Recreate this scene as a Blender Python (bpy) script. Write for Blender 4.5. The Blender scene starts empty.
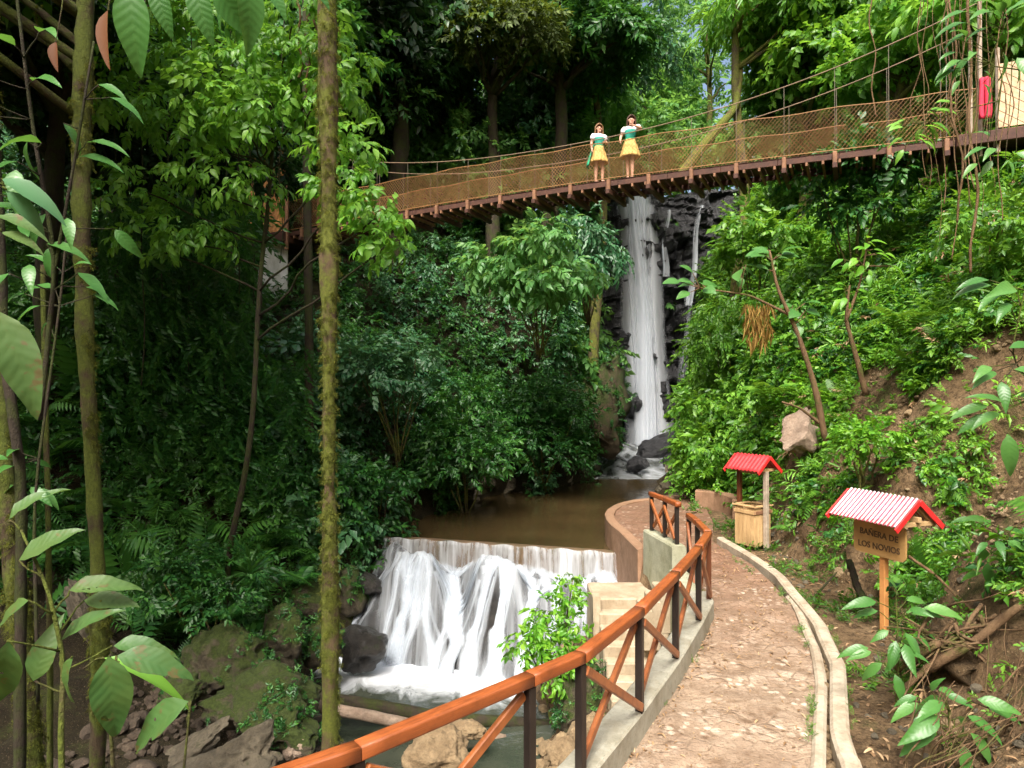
import bpy, bmesh, math, random
import numpy as np
from mathutils import Vector, Matrix
rng = np.random.default_rng(11)
random.seed(5)
FPX, CAMZ, HZ = 682.67, 3.3, 390.0
scene = bpy.context.scene
COL = scene.collection

def P(x, y, d):
    return Vector(((x-512)/FPX*d, d, CAMZ+(HZ-y)/FPX*d))

# ------------------------------------------------------------------ scene plumbing
def tag(o, label=None, cat=None, group=None, kind=None):
    if label: o['label'] = label
    if cat: o['category'] = cat
    if group: o['group'] = group
    if kind: o['kind'] = kind
    return o

def link(name, me, mat=None, parent=None):
    o = bpy.data.objects.new(name, me)
    COL.objects.link(o)
    if mat is not None:
        me.materials.append(mat)
    if parent is not None:
        o.parent = parent
    return o

def empty(name, loc, rz=0.0, label=None, cat=None, group=None):
    o = bpy.data.objects.new(name, None)
    COL.objects.link(o)
    o.location = loc
    o.rotation_euler = (0, 0, rz)
    o.empty_display_size = 0.2
    return tag(o, label, cat, group)

def mesh_np(name, V, faces, smooth=True, tone=None, uv=None):
    """faces: list of int arrays (n,3) or (n,4)"""
    me = bpy.data.meshes.new(name)
    V = np.asarray(V, dtype=np.float32)
    me.vertices.add(len(V))
    me.vertices.foreach_set('co', V.ravel())
    faces = [np.asarray(f, dtype=np.int32) for f in faces if len(f)]
    loops = np.concatenate([f.ravel() for f in faces])
    tot = np.concatenate([np.full(len(f), f.shape[1], dtype=np.int32) for f in faces])
    start = np.concatenate([[0], np.cumsum(tot)[:-1]]).astype(np.int32)
    me.loops.add(len(loops))
    me.loops.foreach_set('vertex_index', loops)
    me.polygons.add(len(tot))
    me.polygons.foreach_set('loop_start', start)
    me.update(calc_edges=True)
    me.polygons.foreach_set('use_smooth', np.full(len(tot), smooth, dtype=bool))
    if tone is not None:
        a = me.attributes.new('tone', 'FLOAT', 'POINT')
        a.data.foreach_set('value', np.asarray(tone, dtype=np.float32))
    if uv is not None:
        l = me.uv_layers.new(name='UVMap')
        l.data.foreach_set('uv', np.asarray(uv, dtype=np.float32)[loops].ravel())
    me.update()
    return me

class MB:
    """collects small shapes into one mesh"""
    def __init__(s):
        s.v = []; s.q = []; s.t = []; s.n = 0
    def add(s, V, quads=(), tris=()):
        V = np.asarray(V, dtype=float)
        if len(quads): s.q.append(np.asarray(quads)+s.n)
        if len(tris): s.t.append(np.asarray(tris)+s.n)
        s.v.append(V); s.n += len(V)
    def box(s, c, size, R=None, bev=0.0):
        hx, hy, hz = [a/2 for a in size]
        b = min(bev, hx*.9, hy*.9, hz*.9)
        if b <= 0:
            V = np.array([[x, y, z] for z in (-hz, hz) for y in (-hy, hy) for x in (-hx, hx)])
            Q = [(0, 2, 3, 1), (4, 5, 7, 6), (0, 1, 5, 4), (2, 6, 7, 3), (0, 4, 6, 2), (1, 3, 7, 5)]
            T = []
        else:
            V = []; idx = {}
            for sx in (-1, 1):
                for sy in (-1, 1):
                    for sz in (-1, 1):
                        for ax in range(3):
                            p = [sx*(hx-b), sy*(hy-b), sz*(hz-b)]
                            p[ax] = (sx*hx, sy*hy, sz*hz)[ax]
                            idx[(sx, sy, sz, ax)] = len(V); V.append(p)
            V = np.array(V); Q = []; T = []
            for ax in range(3):
                o1, o2 = [(1, 2), (0, 2), (0, 1)][ax]
                for sg in (-1, 1):
                    f = []
                    for a, c2 in ((-1, -1), (1, -1), (1, 1), (-1, 1)):
                        k = [0, 0, 0]; k[ax] = sg; k[o1] = a; k[o2] = c2
                        f.append(idx[(k[0], k[1], k[2], ax)])
                    Q.append(f)
            for ax in range(3):
                o1, o2 = [(1, 2), (0, 2), (0, 1)][ax]
                for a in (-1, 1):
                    for c2 in (-1, 1):
                        k0 = [0, 0, 0]; k0[ax] = -1; k0[o1] = a; k0[o2] = c2
                        k1 = list(k0); k1[ax] = 1
                        Q.append([idx[(*k0, o1)], idx[(*k0, o2)], idx[(*k1, o2)], idx[(*k1, o1)]])
            for sx in (-1, 1):
                for sy in (-1, 1):
                    for sz in (-1, 1):
                        T.append([idx[(sx, sy, sz, a)] for a in range(3)])
        if R is not None:
            V = V @ np.array(R).T
        s.add(V+np.array(c), Q, T)
        return s
    def beam(s, p0, p1, w, h, bev=0.0, up=(0, 0, 1), ext=0.0):
        p0 = np.array(p0, float); p1 = np.array(p1, float)
        d = p1-p0; L = np.linalg.norm(d); d /= L
        y = np.cross(up, d); ny = np.linalg.norm(y)
        if ny < 1e-4:
            y = np.cross((0, 1, 0), d); ny = np.linalg.norm(y)
        y /= ny; z = np.cross(d, y)
        R = np.stack([d, y, z], axis=1)
        return s.box((p0+p1)/2, (L+2*ext, w, h), R, bev)
    def tube(s, pts, rad, n=8, cap=True, jit=0.0):
        pts = np.array(pts, float); m = len(pts)
        rad = np.full(m, rad) if np.isscalar(rad) else np.array(rad, float)
        T = np.gradient(pts, axis=0); T /= np.linalg.norm(T, axis=1)[:, None]+1e-9
        ref = np.array([0, 0, 1.0]) if abs(T[0, 2]) < .9 else np.array([1.0, 0, 0])
        a = np.cross(ref, T[0]); a /= np.linalg.norm(a)
        V = []
        ang = np.arange(n)/n*2*math.pi
        for i in range(m):
            a = a-T[i]*np.dot(a, T[i]); a /= np.linalg.norm(a)+1e-9
            b = np.cross(T[i], a)
            rr = rad[i]*(1+jit*rng.normal(size=n)) if jit else rad[i]
            V.append(pts[i]+(np.cos(ang)[:, None]*a+np.sin(ang)[:, None]*b)*np.reshape(rr, (-1, 1)))
        V = np.concatenate(V)
        i = np.arange(m-1)[:, None]*n; j = np.arange(n)[None]; j2 = (j+1) % n
        Q = np.stack([i+j, i+j2, i+n+j2, i+n+j], axis=-1).reshape(-1, 4)
        Tr = []
        if cap:
            V = np.concatenate([V, pts[:1], pts[-1:]])
            c0, c1 = m*n, m*n+1
            Tr = [(c0, (k+1) % n, k) for k in range(n)]+[(c1, (m-1)*n+k, (m-1)*n+(k+1) % n) for k in range(n)]
        s.add(V, Q, Tr)
        return s
    def lathe(s, prof, n=16, c=(0, 0, 0)):
        ang = np.arange(n)/n*2*math.pi
        V = np.concatenate([np.stack([r*np.cos(ang), r*np.sin(ang), np.full(n, z)], 1) for r, z in prof])+np.array(c)
        m = len(prof)
        i = np.arange(m-1)[:, None]*n; j = np.arange(n)[None]; j2 = (j+1) % n
        s.add(V, np.stack([i+j, i+j2, i+n+j2, i+n+j], axis=-1).reshape(-1, 4))
        return s
    def prism(s, poly, ext):
        """poly: list of 3D points in a plane, ext: extrusion vector"""
        A = np.array(poly, float); k = len(A); B = A+np.array(ext)
        V = np.concatenate([A, B, [A.mean(0)], [B.mean(0)]])
        Q = [(i, (i+1) % k, k+(i+1) % k, k+i) for i in range(k)]
        T = [(2*k, (i+1) % k, i) for i in range(k)]+[(2*k+1, k+i, k+(i+1) % k) for i in range(k)]
        s.add(V, Q, T)
        return s
    def sweep(s, line, prof, closed=True):
        """line (m,3); prof list of (lateral to the right, up)"""
        line = np.array(line, float); m = len(line); k = len(prof)
        T = np.gradient(line[:, :2], axis=0); T /= np.linalg.norm(T, axis=1)[:, None]
        R = np.stack([T[:, 1], -T[:, 0]], 1)
        V = []
        for i in range(m):
            for a, u in prof:
                V.append([line[i, 0]+R[i, 0]*a, line[i, 1]+R[i, 1]*a, line[i, 2]+u])
        Q = []
        for i in range(m-1):
            for j in range(k if closed else k-1):
                j2 = (j+1) % k
                Q.append((i*k+j, i*k+j2, (i+1)*k+j2, (i+1)*k+j))
        V = np.array(V); T3 = []
        if closed:
            n0 = len(V)
            V = np.concatenate([V, [V[:k].mean(0)], [V[-k:].mean(0)]])
            T3 = [(n0, (j+1) % k, j) for j in range(k)]+[(n0+1, (m-1)*k+j, (m-1)*k+(j+1) % k) for j in range(k)]
        s.add(V, Q, T3)
        return s
    def mesh(s, name, smooth=False, fix=True):
        me = mesh_np(name, np.concatenate(s.v), s.q+s.t, smooth)
        if fix:
            bm = bmesh.new(); bm.from_mesh(me)
            bmesh.ops.recalc_face_normals(bm, faces=bm.faces)
            bm.to_mesh(me); bm.free()
        return me
    def build(s, name, mat, parent=None, smooth=False, fix=True):
        return link(name, s.mesh(name, smooth, fix), mat, parent)

# ------------------------------------------------------------------ smooth pseudo-noise
class Noise:
    def __init__(s, seed, n=10, dim=3):
        r = np.random.default_rng(seed)
        k = r.normal(size=(n, dim)); k /= np.linalg.norm(k, axis=1)[:, None]
        s.k = k*r.uniform(.6, 1.5, size=(n, 1)); s.p = r.uniform(0, 6.28, n); s.a = math.sqrt(2/n)
    def __call__(s, p, f=1.0):
        return np.sin(np.asarray(p)*f @ s.k.T*2+s.p).sum(-1)*s.a
    def fbm(s, p, f=1.0, o=4, g=.5):
        t = 0; a = 1
        for i in range(o):
            t = t+a*s(np.asarray(p)+i*7.3, f); f *= 2.07; a *= g
        return t
N3 = Noise(3); N3b = Noise(17); N2 = Noise(5, 12, 2)

# ------------------------------------------------------------------ materials
def newmat(name):
    m = bpy.data.materials.new(name); m.use_nodes = True
    nt = m.node_tree; nt.nodes.clear()
    return m, nt, nt.nodes, nt.links

class G:
    """small node-graph helper"""
    def __init__(s, name):
        s.m, s.nt, s.N, s.L = newmat(name)
        s.out = s.N.new('ShaderNodeOutputMaterial')
        s.co = None
    def node(s, t, **kw):
        n = s.N.new(t)
        for k, v in kw.items(): setattr(n, k, v)
        return n
    def set(s, sock, v):
        if hasattr(v, 'is_linked') or isinstance(v, bpy.types.NodeSocket): s.L.new(v, sock)
        else:
            if isinstance(v, tuple) and len(v) == 3 and sock.type == 'RGBA': v = (*v, 1)
            sock.default_value = v
    def coord(s, kind='Object', scale=(1, 1, 1)):
        c = s.node('ShaderNodeTexCoord').outputs[kind]
        if scale == (1, 1, 1): return c
        mp = s.node('ShaderNodeMapping'); s.L.new(c, mp.inputs[0]); mp.inputs['Scale'].default_value = scale
        return mp.outputs[0]
    def noise(s, sc, det=4, rough=.55, vec=None, out='Fac', dist=0.0):
        n = s.node('ShaderNodeTexNoise')
        n.inputs['Scale'].default_value = sc; n.inputs['Detail'].default_value = det
        n.inputs['Roughness'].default_value = rough; n.inputs['Distortion'].default_value = dist
        s.L.new(vec if vec is not None else s.coord(), n.inputs['Vector'])
        return n.outputs[out]
    def voro(s, sc, feat='F1', vec=None, out='Distance', rand=1.0):
        n = s.node('ShaderNodeTexVoronoi', feature=feat)
        n.inputs['Scale'].default_value = sc; n.inputs['Randomness'].default_value = rand
        s.L.new(vec if vec is not None else s.coord(), n.inputs['Vector'])
        return n.outputs[out]
    def ramp(s, fac, stops, interp='LINEAR'):
        n = s.node('ShaderNodeValToRGB'); n.color_ramp.interpolation = interp
        e = n.color_ramp.elements
        while len(e) < len(stops): e.new(.5)
        for i, (p, c) in enumerate(stops):
            e[i].position = p
            e[i].color = (c, c, c, 1) if np.isscalar(c) else (*c, 1)
        s.set(n.inputs[0], fac)
        return n.outputs[0]
    def mix(s, f, a, b, mode='MIX'):
        n = s.node('ShaderNodeMix', data_type='RGBA', blend_type=mode)
        s.set(n.inputs[0], f); s.set(n.inputs[6], a); s.set(n.inputs[7], b)
        return n.outputs[2]
    def math(s, op, a, b=0.0, clamp=False):
        n = s.node('ShaderNodeMath', operation=op, use_clamp=clamp)
        s.set(n.inputs[0], a); s.set(n.inputs[1], b)
        return n.outputs[0]
    def maprange(s, v, a, b, c=0.0, d=1.0):
        n = s.node('ShaderNodeMapRange'); s.set(n.inputs[0], v)
        for i, x in enumerate((a, b, c, d)): n.inputs[i+1].default_value = x
        return n.outputs[0]
    def sep(s, v):
        n = s.node('ShaderNodeSeparateXYZ'); s.L.new(v, n.inputs[0]); return n.outputs
    def bump(s, h, strength=.5, dist=.02, nrm=None):
        n = s.node('ShaderNodeBump'); n.inputs['Strength'].default_value = strength; n.inputs['Distance'].default_value = dist
        s.set(n.inputs['Height'], h)
        if nrm is not None: s.L.new(nrm, n.inputs['Normal'])
        return n.outputs[0]
    def bsdf(s, col, rough=.6, bump=None, spec=.5, metal=0.0, coat=0.0):
        n = s.node('ShaderNodeBsdfPrincipled')
        s.set(n.inputs['Base Color'], col); s.set(n.inputs['Roughness'], rough)
        s.set(n.inputs['Specular IOR Level'], spec); s.set(n.inputs['Metallic'], metal)
        if coat: n.inputs['Coat Weight'].default_value = coat; n.inputs['Coat Roughness'].default_value = .15
        if bump is not None: s.L.new(bump, n.inputs['Normal'])
        return n.outputs[0]
    def done(s, sh):
        s.L.new(sh, s.out.inputs[0]); return s.m

def leaf_mat(name, c0, c1, c2, trans=.32, rough=.42, tcol=None, spots=0.0, spec=.45, veins=False):
    g = G(name)
    isl = g.node('ShaderNodeNewGeometry').outputs['Random Per Island']
    tone = g.node('ShaderNodeAttribute', attribute_name='tone').outputs['Fac']
    f = g.math('ADD', g.math('MULTIPLY', isl, .45), g.math('MULTIPLY', tone, .55))
    col = g.ramp(f, [(0.12, c0), (.5, c1), (.88, c2)])
    if spots:
        n = g.noise(14, 3, .6)
        col = g.mix(g.ramp(n, [(.60, 0.0), (.68, spots)]), col, (.12, .08, .03))
        nf = g.noise(3.0, 3, .6)
        col = g.mix(g.ramp(nf, [(.45, 0.0), (.75, .55)]), col, (.16, .19, .035))
    bm_ = None
    if veins:                                  # midrib and side veins from the leaf's own coordinates
        lu = g.node('ShaderNodeAttribute', attribute_name='lu').outputs['Fac']; lv = g.node('ShaderNodeAttribute', attribute_name='lv').outputs['Fac']
        av = g.math('ABSOLUTE', lv)
        w_ = g.math('SINE', g.math('MULTIPLY', g.math('SUBTRACT', lu, g.math('MULTIPLY', av, .9)), 62.0))
        vein = g.math('MAXIMUM', g.ramp(w_, [(.80, 0.0), (.98, .8)]), g.ramp(av, [(.008, 1.0), (.02, 0.0)]))
        col = g.mix(g.math('MULTIPLY', vein, .09), col, (c2[0]*1.3, c2[1]*1.15, c2[2]*1.2))
        blotch = g.ramp(g.noise(6, 4, .7), [(.4, 0.0), (.7, .45)])
        col = g.mix(blotch, col, c0)
        bm_ = g.bump(g.math('ADD', g.math('MULTIPLY', w_, -.09), g.noise(7, 3, .6)), .4, .010)
    bs = g.bsdf(col, rough, bm_, spec=spec)
    tr = g.node('ShaderNodeBsdfTranslucent')
    tc = g.mix(.5, col, tcol or (c2[0]*1.9, c2[1]*1.7, c2[2]*.8), 'MIX')
    g.L.new(tc, tr.inputs[0])
    mx = g.node('ShaderNodeMixShader'); mx.inputs[0].default_value = trans
    g.L.new(bs, mx.inputs[1]); g.L.new(tr.outputs[0], mx.inputs[2])
    if spots and veins:                        # insect holes
        hole = g.ramp(g.noise(11, 2, .5), [(.685, 0.0), (.69, 1.0)], 'CONSTANT')
        tp = g.node('ShaderNodeBsdfTransparent'); mh = g.node('ShaderNodeMixShader')
        g.L.new(hole, mh.inputs[0]); g.L.new(mx.outputs[0], mh.inputs[1]); g.L.new(tp.outputs[0], mh.inputs[2])
        return g.done(mh.outputs[0])
    return g.done(mx.outputs[0])

M = {}
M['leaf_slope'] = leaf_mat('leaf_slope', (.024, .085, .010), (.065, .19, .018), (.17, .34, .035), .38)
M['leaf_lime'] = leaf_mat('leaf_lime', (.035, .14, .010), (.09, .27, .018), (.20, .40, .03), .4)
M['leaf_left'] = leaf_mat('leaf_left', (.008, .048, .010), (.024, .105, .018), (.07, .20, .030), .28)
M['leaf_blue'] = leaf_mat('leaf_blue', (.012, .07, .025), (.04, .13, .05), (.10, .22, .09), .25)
M['leaf_far'] = leaf_mat('leaf_far', (.03, .11, .026), (.085, .23, .05), (.18, .36, .095), .45)  # far foliage: haze put into the colour by lightening it
M['leaf_pale'] = leaf_mat('leaf_pale', (.06, .19, .05), (.13, .30, .09), (.24, .44, .15), .45)
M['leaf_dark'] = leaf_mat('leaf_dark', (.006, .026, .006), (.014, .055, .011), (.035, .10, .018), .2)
M['leaf_mid'] = leaf_mat('leaf_mid', (.04, .14, .012), (.10, .27, .028), (.22, .44, .06), .42)
M['leaf_big'] = leaf_mat('leaf_big', (.03, .11, .02), (.06, .18, .035), (.12, .27, .06), .3, .38, veins=True)
M['leaf_olive'] = leaf_mat('leaf_olive', (.03, .055, .008), (.06, .10, .014), (.12, .17, .03), .3, .6)
M['leaf_worn'] = leaf_mat('leaf_worn', (.028, .085, .02), (.05, .125, .03), (.095, .165, .04), .3, .5, spots=.9, veins=True)
M['leaf_moss'] = leaf_mat('leaf_moss', (.06, .07, .010), (.10, .12, .014), (.17, .19, .02), .3, .8)
M['leaf_brown'] = leaf_mat('leaf_brown', (.08, .025, .010), (.16, .06, .02), (.26, .15, .05), .3, .6)
M['leaf_dry'] = leaf_mat('leaf_dry', (.13, .07, .03), (.26, .16, .08), (.42, .30, .17), .15, .7)
M['fibre'] = leaf_mat('fibre', (.16, .09, .02), (.28, .17, .04), (.38, .26, .07), .3, .8)

def bark_mat(name, c0, c1, moss, amount, f=1.0):
    g = G(name)
    co = g.coord('Object', (1, 1, .35))
    n = g.noise(9*f, 6, .65, co)
    col = g.ramp(n, [(.3, c0), (.7, c1)])
    mn = g.noise(3.2*f, 5, .7)
    mm = g.ramp(mn, [(amount, 1.0), (amount+.14, 0.0)])
    mcol = g.ramp(g.noise(30, 3, .7), [(.3, tuple(c*.45 for c in moss)), (.7, moss)])
    col = g.mix(mm, col, mcol)
    b = g.bump(g.math('ADD', g.noise(26*f, 6, .7, co), g.noise(70, 3, .7)), .8, .03)
    return g.done(g.bsdf(col, .85, b, .25))
M['bark_moss'] = bark_mat('bark_moss', (.04, .027, .014), (.12, .08, .045), (.13, .15, .022), .47, .8)
M['bark_green'] = bark_mat('bark_green', (.03, .022, .012), (.085, .058, .032), (.10, .125, .018), .46, .8)
M['bark_dark'] = bark_mat('bark_dark', (.018, .014, .009), (.05, .037, .024), (.045, .055, .012), .42)
M['bark_far'] = bark_mat('bark_far', (.035, .025, .015), (.095, .07, .045), (.15, .16, .03), .46)
M['bark_tan'] = bark_mat('bark_tan', (.09, .052, .026), (.20, .125, .065), (.12, .13, .03), .34)
M['vine'] = bark_mat('vine', (.10, .055, .025), (.22, .14, .07), (.12, .11, .03), .32)

def rock_mat(name, c0, c1, moss, amt, rough=.75, sc=1.0, spec=.4):
    g = G(name)
    n = g.noise(3.5*sc, 8, .65)
    col = g.ramp(n, [(.28, c0), (.72, c1)])
    col = g.mix(g.ramp(g.noise(16*sc, 4, .7), [(.45, 0.0), (.7, .5)]), col, tuple(c*.5 for c in c0))
    geo = g.node('ShaderNodeNewGeometry')
    nz = g.sep(geo.outputs['Normal'])[2]
    mm = g.math('ADD', g.math('MULTIPLY', nz, .22), g.noise(2.6*sc, 5, .7))
    mm = g.ramp(mm, [(amt, 0.0), (amt+.12, 1.0)])
    mc = g.ramp(g.noise(24, 3, .7), [(.3, tuple(c*.4 for c in moss)), (.7, moss)])
    col = g.mix(mm, col, mc)
    b = g.bump(g.math('ADD', g.noise(7*sc, 10, .75), g.math('MULTIPLY', g.noise(36*sc, 4, .75), .5)), 1.0, .10)
    r = g.math('ADD', g.math('MULTIPLY', mm, .9-rough), rough)
    return g.done(g.bsdf(col, r, b, spec))
M['rock_moss'] = rock_mat('rock_moss', (.045, .034, .02), (.15, .125, .075), (.065, .095, .013), .47)
M['rock_grey'] = rock_mat('rock_grey', (.065, .053, .034), (.22, .185, .125), (.06, .07, .015), .78)
M['rock_tan'] = rock_mat('rock_tan', (.20, .13, .065), (.44, .32, .18), (.06, .07, .02), .95)
M['rock_pale'] = rock_mat('rock_pale', (.28, .19, .13), (.52, .40, .30), (.06, .07, .02), .86)
M['rock_wet'] = rock_mat('rock_wet', (.012, .011, .010), (.055, .048, .04), (.03, .045, .010), .74, .32, 1.0, .5)
M['rock_black'] = rock_mat('rock_black', (.006, .006, .007), (.042, .042, .045), (.03, .05, .012), .86, .28, .8, .5)
M['rock_cliff'] = rock_mat('rock_cliff', (.028, .020, .010), (.10, .072, .034), (.045, .065, .010), .50, .8, .7)
M['gravel'] = rock_mat('gravel', (.05, .037, .025), (.17, .125, .085), (.06, .06, .02), .98)

def soil_mat():
    g = G('soil')
    n = g.noise(1.3, 8, .7)
    col = g.ramp(n, [(.30, (.10, .06, .028)), (.55, (.29, .19, .10)), (.78, (.46, .33, .19))])
    col = g.mix(g.ramp(g.noise(9, 6, .7), [(.48, 0.0), (.62, .75)]), col, (.035, .02, .010))
    y = g.sep(g.coord())
    # forest floor: darker ground colour on the left bank and the hills behind
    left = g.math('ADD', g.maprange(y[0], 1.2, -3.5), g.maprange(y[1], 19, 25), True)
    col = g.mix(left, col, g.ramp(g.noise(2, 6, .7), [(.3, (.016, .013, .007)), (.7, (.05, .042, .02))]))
    mm = g.ramp(g.noise(.9, 6, .7), [(.56, 0.0), (.68, .8)])
    col = g.mix(mm, col, g.ramp(g.noise(25, 3, .7), [(.3, (.035, .05, .012)), (.7, (.10, .12, .025))]))
    col = g.mix(g.ramp(g.noise(34, 5, .8), [(.50, 0.0), (.64, .75)]), col, (.05, .03, .015))
    col = g.mix(g.ramp(g.noise(48, 3, .8), [(.60, 0.0), (.68, .7)]), col, (.42, .30, .18))
    b = g.bump(g.math('ADD', g.noise(4, 10, .78), g.math('MULTIPLY', g.noise(24, 5, .75), .6)), 1.0, .16)
    return g.done(g.bsdf(col, .9, b, .2))
M['soil'] = soil_mat()

def path_mat():
    g = G('path_stone')
    co = g.coord()
    warp = g.node('ShaderNodeVectorMath', operation='ADD')
    ns = g.node('ShaderNodeVectorMath', operation='SCALE'); ns.inputs['Scale'].default_value = .10
    g.L.new(g.noise(3.5, 3, .6, co, 'Color'), ns.inputs[0]); g.L.new(co, warp.inputs[0]); g.L.new(ns.outputs[0], warp.inputs[1])
    w = warp.outputs[0]
    e = g.voro(5.2, 'DISTANCE_TO_EDGE', w)
    cell = g.voro(5.2, 'F1', w, 'Color')
    cv = g.sep(cell)[0]
    stone = g.ramp(cv, [(0.0, (.25, .17, .115)), (.5, (.37, .275, .195)), (1.0, (.50, .415, .32))])
    near = g.ramp(g.noise(2.2, 6, .7), [(.3, (.17, .115, .075)), (.7, (.34, .255, .175))])
    m = g.ramp(e, [(.02, 0.0), (.10, 1.0)])
    part = g.math('MULTIPLY', m, g.ramp(g.noise(1.6, 4, .65), [(.42, 0.0), (.62, .55)]))
    col = g.mix(part, near, stone)
    y = g.sep(co)[1]
    red = g.mix(part, (.155, .075, .042), (.25, .135, .085))
    col = g.mix(g.math('MULTIPLY', g.maprange(y, 7.5, 13), .85), col, red)
    col = g.mix(g.ramp(g.noise(3.1, 8, .78), [(.50, 0.0), (.62, .75)]), col, (.13, .078, .043))
    pale = g.math('MULTIPLY', g.ramp(g.voro(9, 'F1', w), [(.25, 1.0), (.42, 0.0)]), g.ramp(g.noise(1.9, 4, .6), [(.5, 0.0), (.66, .8)]))
    col = g.mix(pale, col, (.56, .47, .37))
    crack = g.ramp(g.voro(2.6, 'DISTANCE_TO_EDGE', w), [(.006, .22), (.022, 0.0)])
    col = g.mix(crack, col, (.10, .06, .035))
    speck = g.ramp(g.noise(26, 3, .8), [(.56, 0.0), (.68, .8)])
    col = g.mix(speck, col, (.09, .05, .025))
    b = g.bump(g.math('ADD', g.math('MULTIPLY', part, .8), g.math('ADD', g.noise(8, 6, .7), g.math('MULTIPLY', g.noise(34, 3, .7), .5))), .8, .035)
    return g.done(g.bsdf(col, g.maprange(g.noise(2, 4, .6), .3, .7, .55, .9), b, .35))
M['path'] = path_mat()

def concrete_mat(name, c0, c1, stain, st=.5):
    g = G(name)
    col = g.ramp(g.noise(4, 8, .7), [(.3, c0), (.7, c1)])
    v = g.coord('Object', (1, 1, .4))
    col = g.mix(g.ramp(g.noise(2.0, 6, .7, v), [(.46, 0.0), (.66, st)]), col, stain)
    col = g.mix(g.ramp(g.noise(22, 4, .7), [(.56, 0.0), (.7, .5)]), col, tuple(c*.55 for c in c0))
    b = g.bump(g.math('ADD', g.noise(14, 6, .7), g.math('MULTIPLY', g.noise(70, 2, .6), .4)), .5, .02)
    return g.done(g.bsdf(col, .85, b, .3))
M['concrete'] = concrete_mat('concrete', (.25, .24, .185), (.40, .385, .31), (.17, .14, .08), .65)
M['concrete_kerb'] = concrete_mat('concrete_kerb', (.30, .25, .18), (.46, .395, .30), (.17, .12, .07), .8)
M['concrete_step'] = concrete_mat('concrete_step', (.29, .23, .15), (.42, .35, .25), (.20, .14, .08), .6)
M['concrete_brown'] = concrete_mat('concrete_brown', (.20, .11, .06), (.31, .19, .12), (.13, .08, .04), .5)
M['concrete_weir'] = concrete_mat('concrete_weir', (.085, .055, .03), (.16, .105, .06), (.04, .045, .015), .7)
M['concrete_green'] = concrete_mat('concrete_green', (.24, .24, .165), (.37, .37, .27), (.15, .15, .07), .7)
M['plaster'] = concrete_mat('plaster', (.62, .64, .62), (.78, .80, .78), (.30, .34, .24), .6)

def wood_mat(name, c0, c1, axis_scale, rough=.5, coat=0.0, f=1.0, spec=.4, uv=False):
    g = G(name)
    co = g.coord('UV' if uv else 'Object', axis_scale)
    n = g.noise(6*f, 6, .65, co, dist=.6)
    col = g.ramp(n, [(.28, c0), (.72, c1)])
    col = g.mix(g.ramp(g.noise(2.5, 5, .7), [(.5, 0.0), (.75, .55)]), col, tuple(c*.45 for c in c0))
    b = g.bump(g.noise(18*f, 5, .7, co), .35, .01)
    return g.done(g.bsdf(col, rough, b, spec, 0.0, coat))
M['varnish'] = wood_mat('varnish', (.13, .032, .009), (.38, .105, .025), (1.6, 16, 1), .44, .12, .6, uv=True)
M['varnish_brace'] = wood_mat('varnish_brace', (.17, .05, .015), (.38, .125, .035), (1, 1, 1), .42, .15)
M['post_dark'] = wood_mat('post_dark', (.010, .007, .006), (.028, .020, .016), (1, 1, .3), .4)
M['post_brown'] = wood_mat('post_brown', (.07, .024, .010), (.15, .05, .02), (1, 1, .3), .4)
M['wood_pale'] = wood_mat('wood_pale', (.28, .17, .07), (.52, .35, .17), (1, 1, .2), .7)
M['wood_orange'] = wood_mat('wood_orange', (.40, .17, .05), (.62, .30, .10), (1, 1, 1), .6)
M['wood_board'] = wood_mat('wood_board', (.36, .23, .12), (.60, .44, .28), (1, 1, 1), .65)
M['wood_sign'] = wood_mat('wood_sign', (.34, .19, .06), (.52, .33, .13), (.3, 1, 1), .6)
M['wood_deck'] = wood_mat('wood_deck', (.035, .012, .007), (.085, .032, .016), (1, 1, 1), .7)
M['wood_strut'] = wood_mat('wood_strut', (.13, .06, .03), (.26, .13, .065), (1, 1, 1), .7)
M['wood_grey'] = wood_mat('wood_grey', (.22, .17, .12), (.42, .35, .27), (1, .2, 1), .8)

def flat_mat(name, c, rough=.6, var=.25, sc=12, spec=.4, metal=0.0):
    g = G(name)
    col = g.ramp(g.noise(sc, 5, .65), [(.3, tuple(x*(1-var) for x in c)), (.7, tuple(min(1, x*(1+var*.4)) for x in c))])
    return g.done(g.bsdf(col, rough, None, spec, metal))
M['net'] = flat_mat('net', (.27, .14, .045), .6)
M['cable'] = flat_mat('cable', (.20, .135, .08), .5)
M['hanger'] = flat_mat('hanger', (.13, .11, .08), .5)
M['red_paint'] = flat_mat('red_paint', (.62, .025, .025), .45)
M['red_roof'] = flat_mat('red_roof', (.52, .04, .045), .5, .55, 5)
M['letters'] = flat_mat('letters', (.10, .06, .03), .7, .5, 20)
M['red_cloth'] = flat_mat('red_cloth', (.60, .03, .07), .8)
M['skin'] = flat_mat('skin', (.55, .31, .21), .5, .1)
M['hair'] = flat_mat('hair', (.075, .035, .018), .45, .4, 30)
M['hair_light'] = flat_mat('hair_light', (.22, .12, .05), .45, .4, 30)
M['skirt'] = flat_mat('skirt', (.64, .42, .13), .8, .25)
M['bodice'] = flat_mat('bodice', (.015, .26, .19), .7, .2)
M['blouse'] = flat_mat('blouse', (.74, .72, .74), .8, .1)
M['apron'] = flat_mat('apron', (.02, .28, .13), .8, .2)
M['corset'] = flat_mat('corset', (.02, .02, .04), .8, .2)
M['shoe'] = flat_mat('shoe', (.40, .22, .14), .6, .2)
M['lips'] = flat_mat('lips', (.38, .10, .09), .5)
M['eye'] = flat_mat('eye', (.02, .014, .01), .3)

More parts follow.
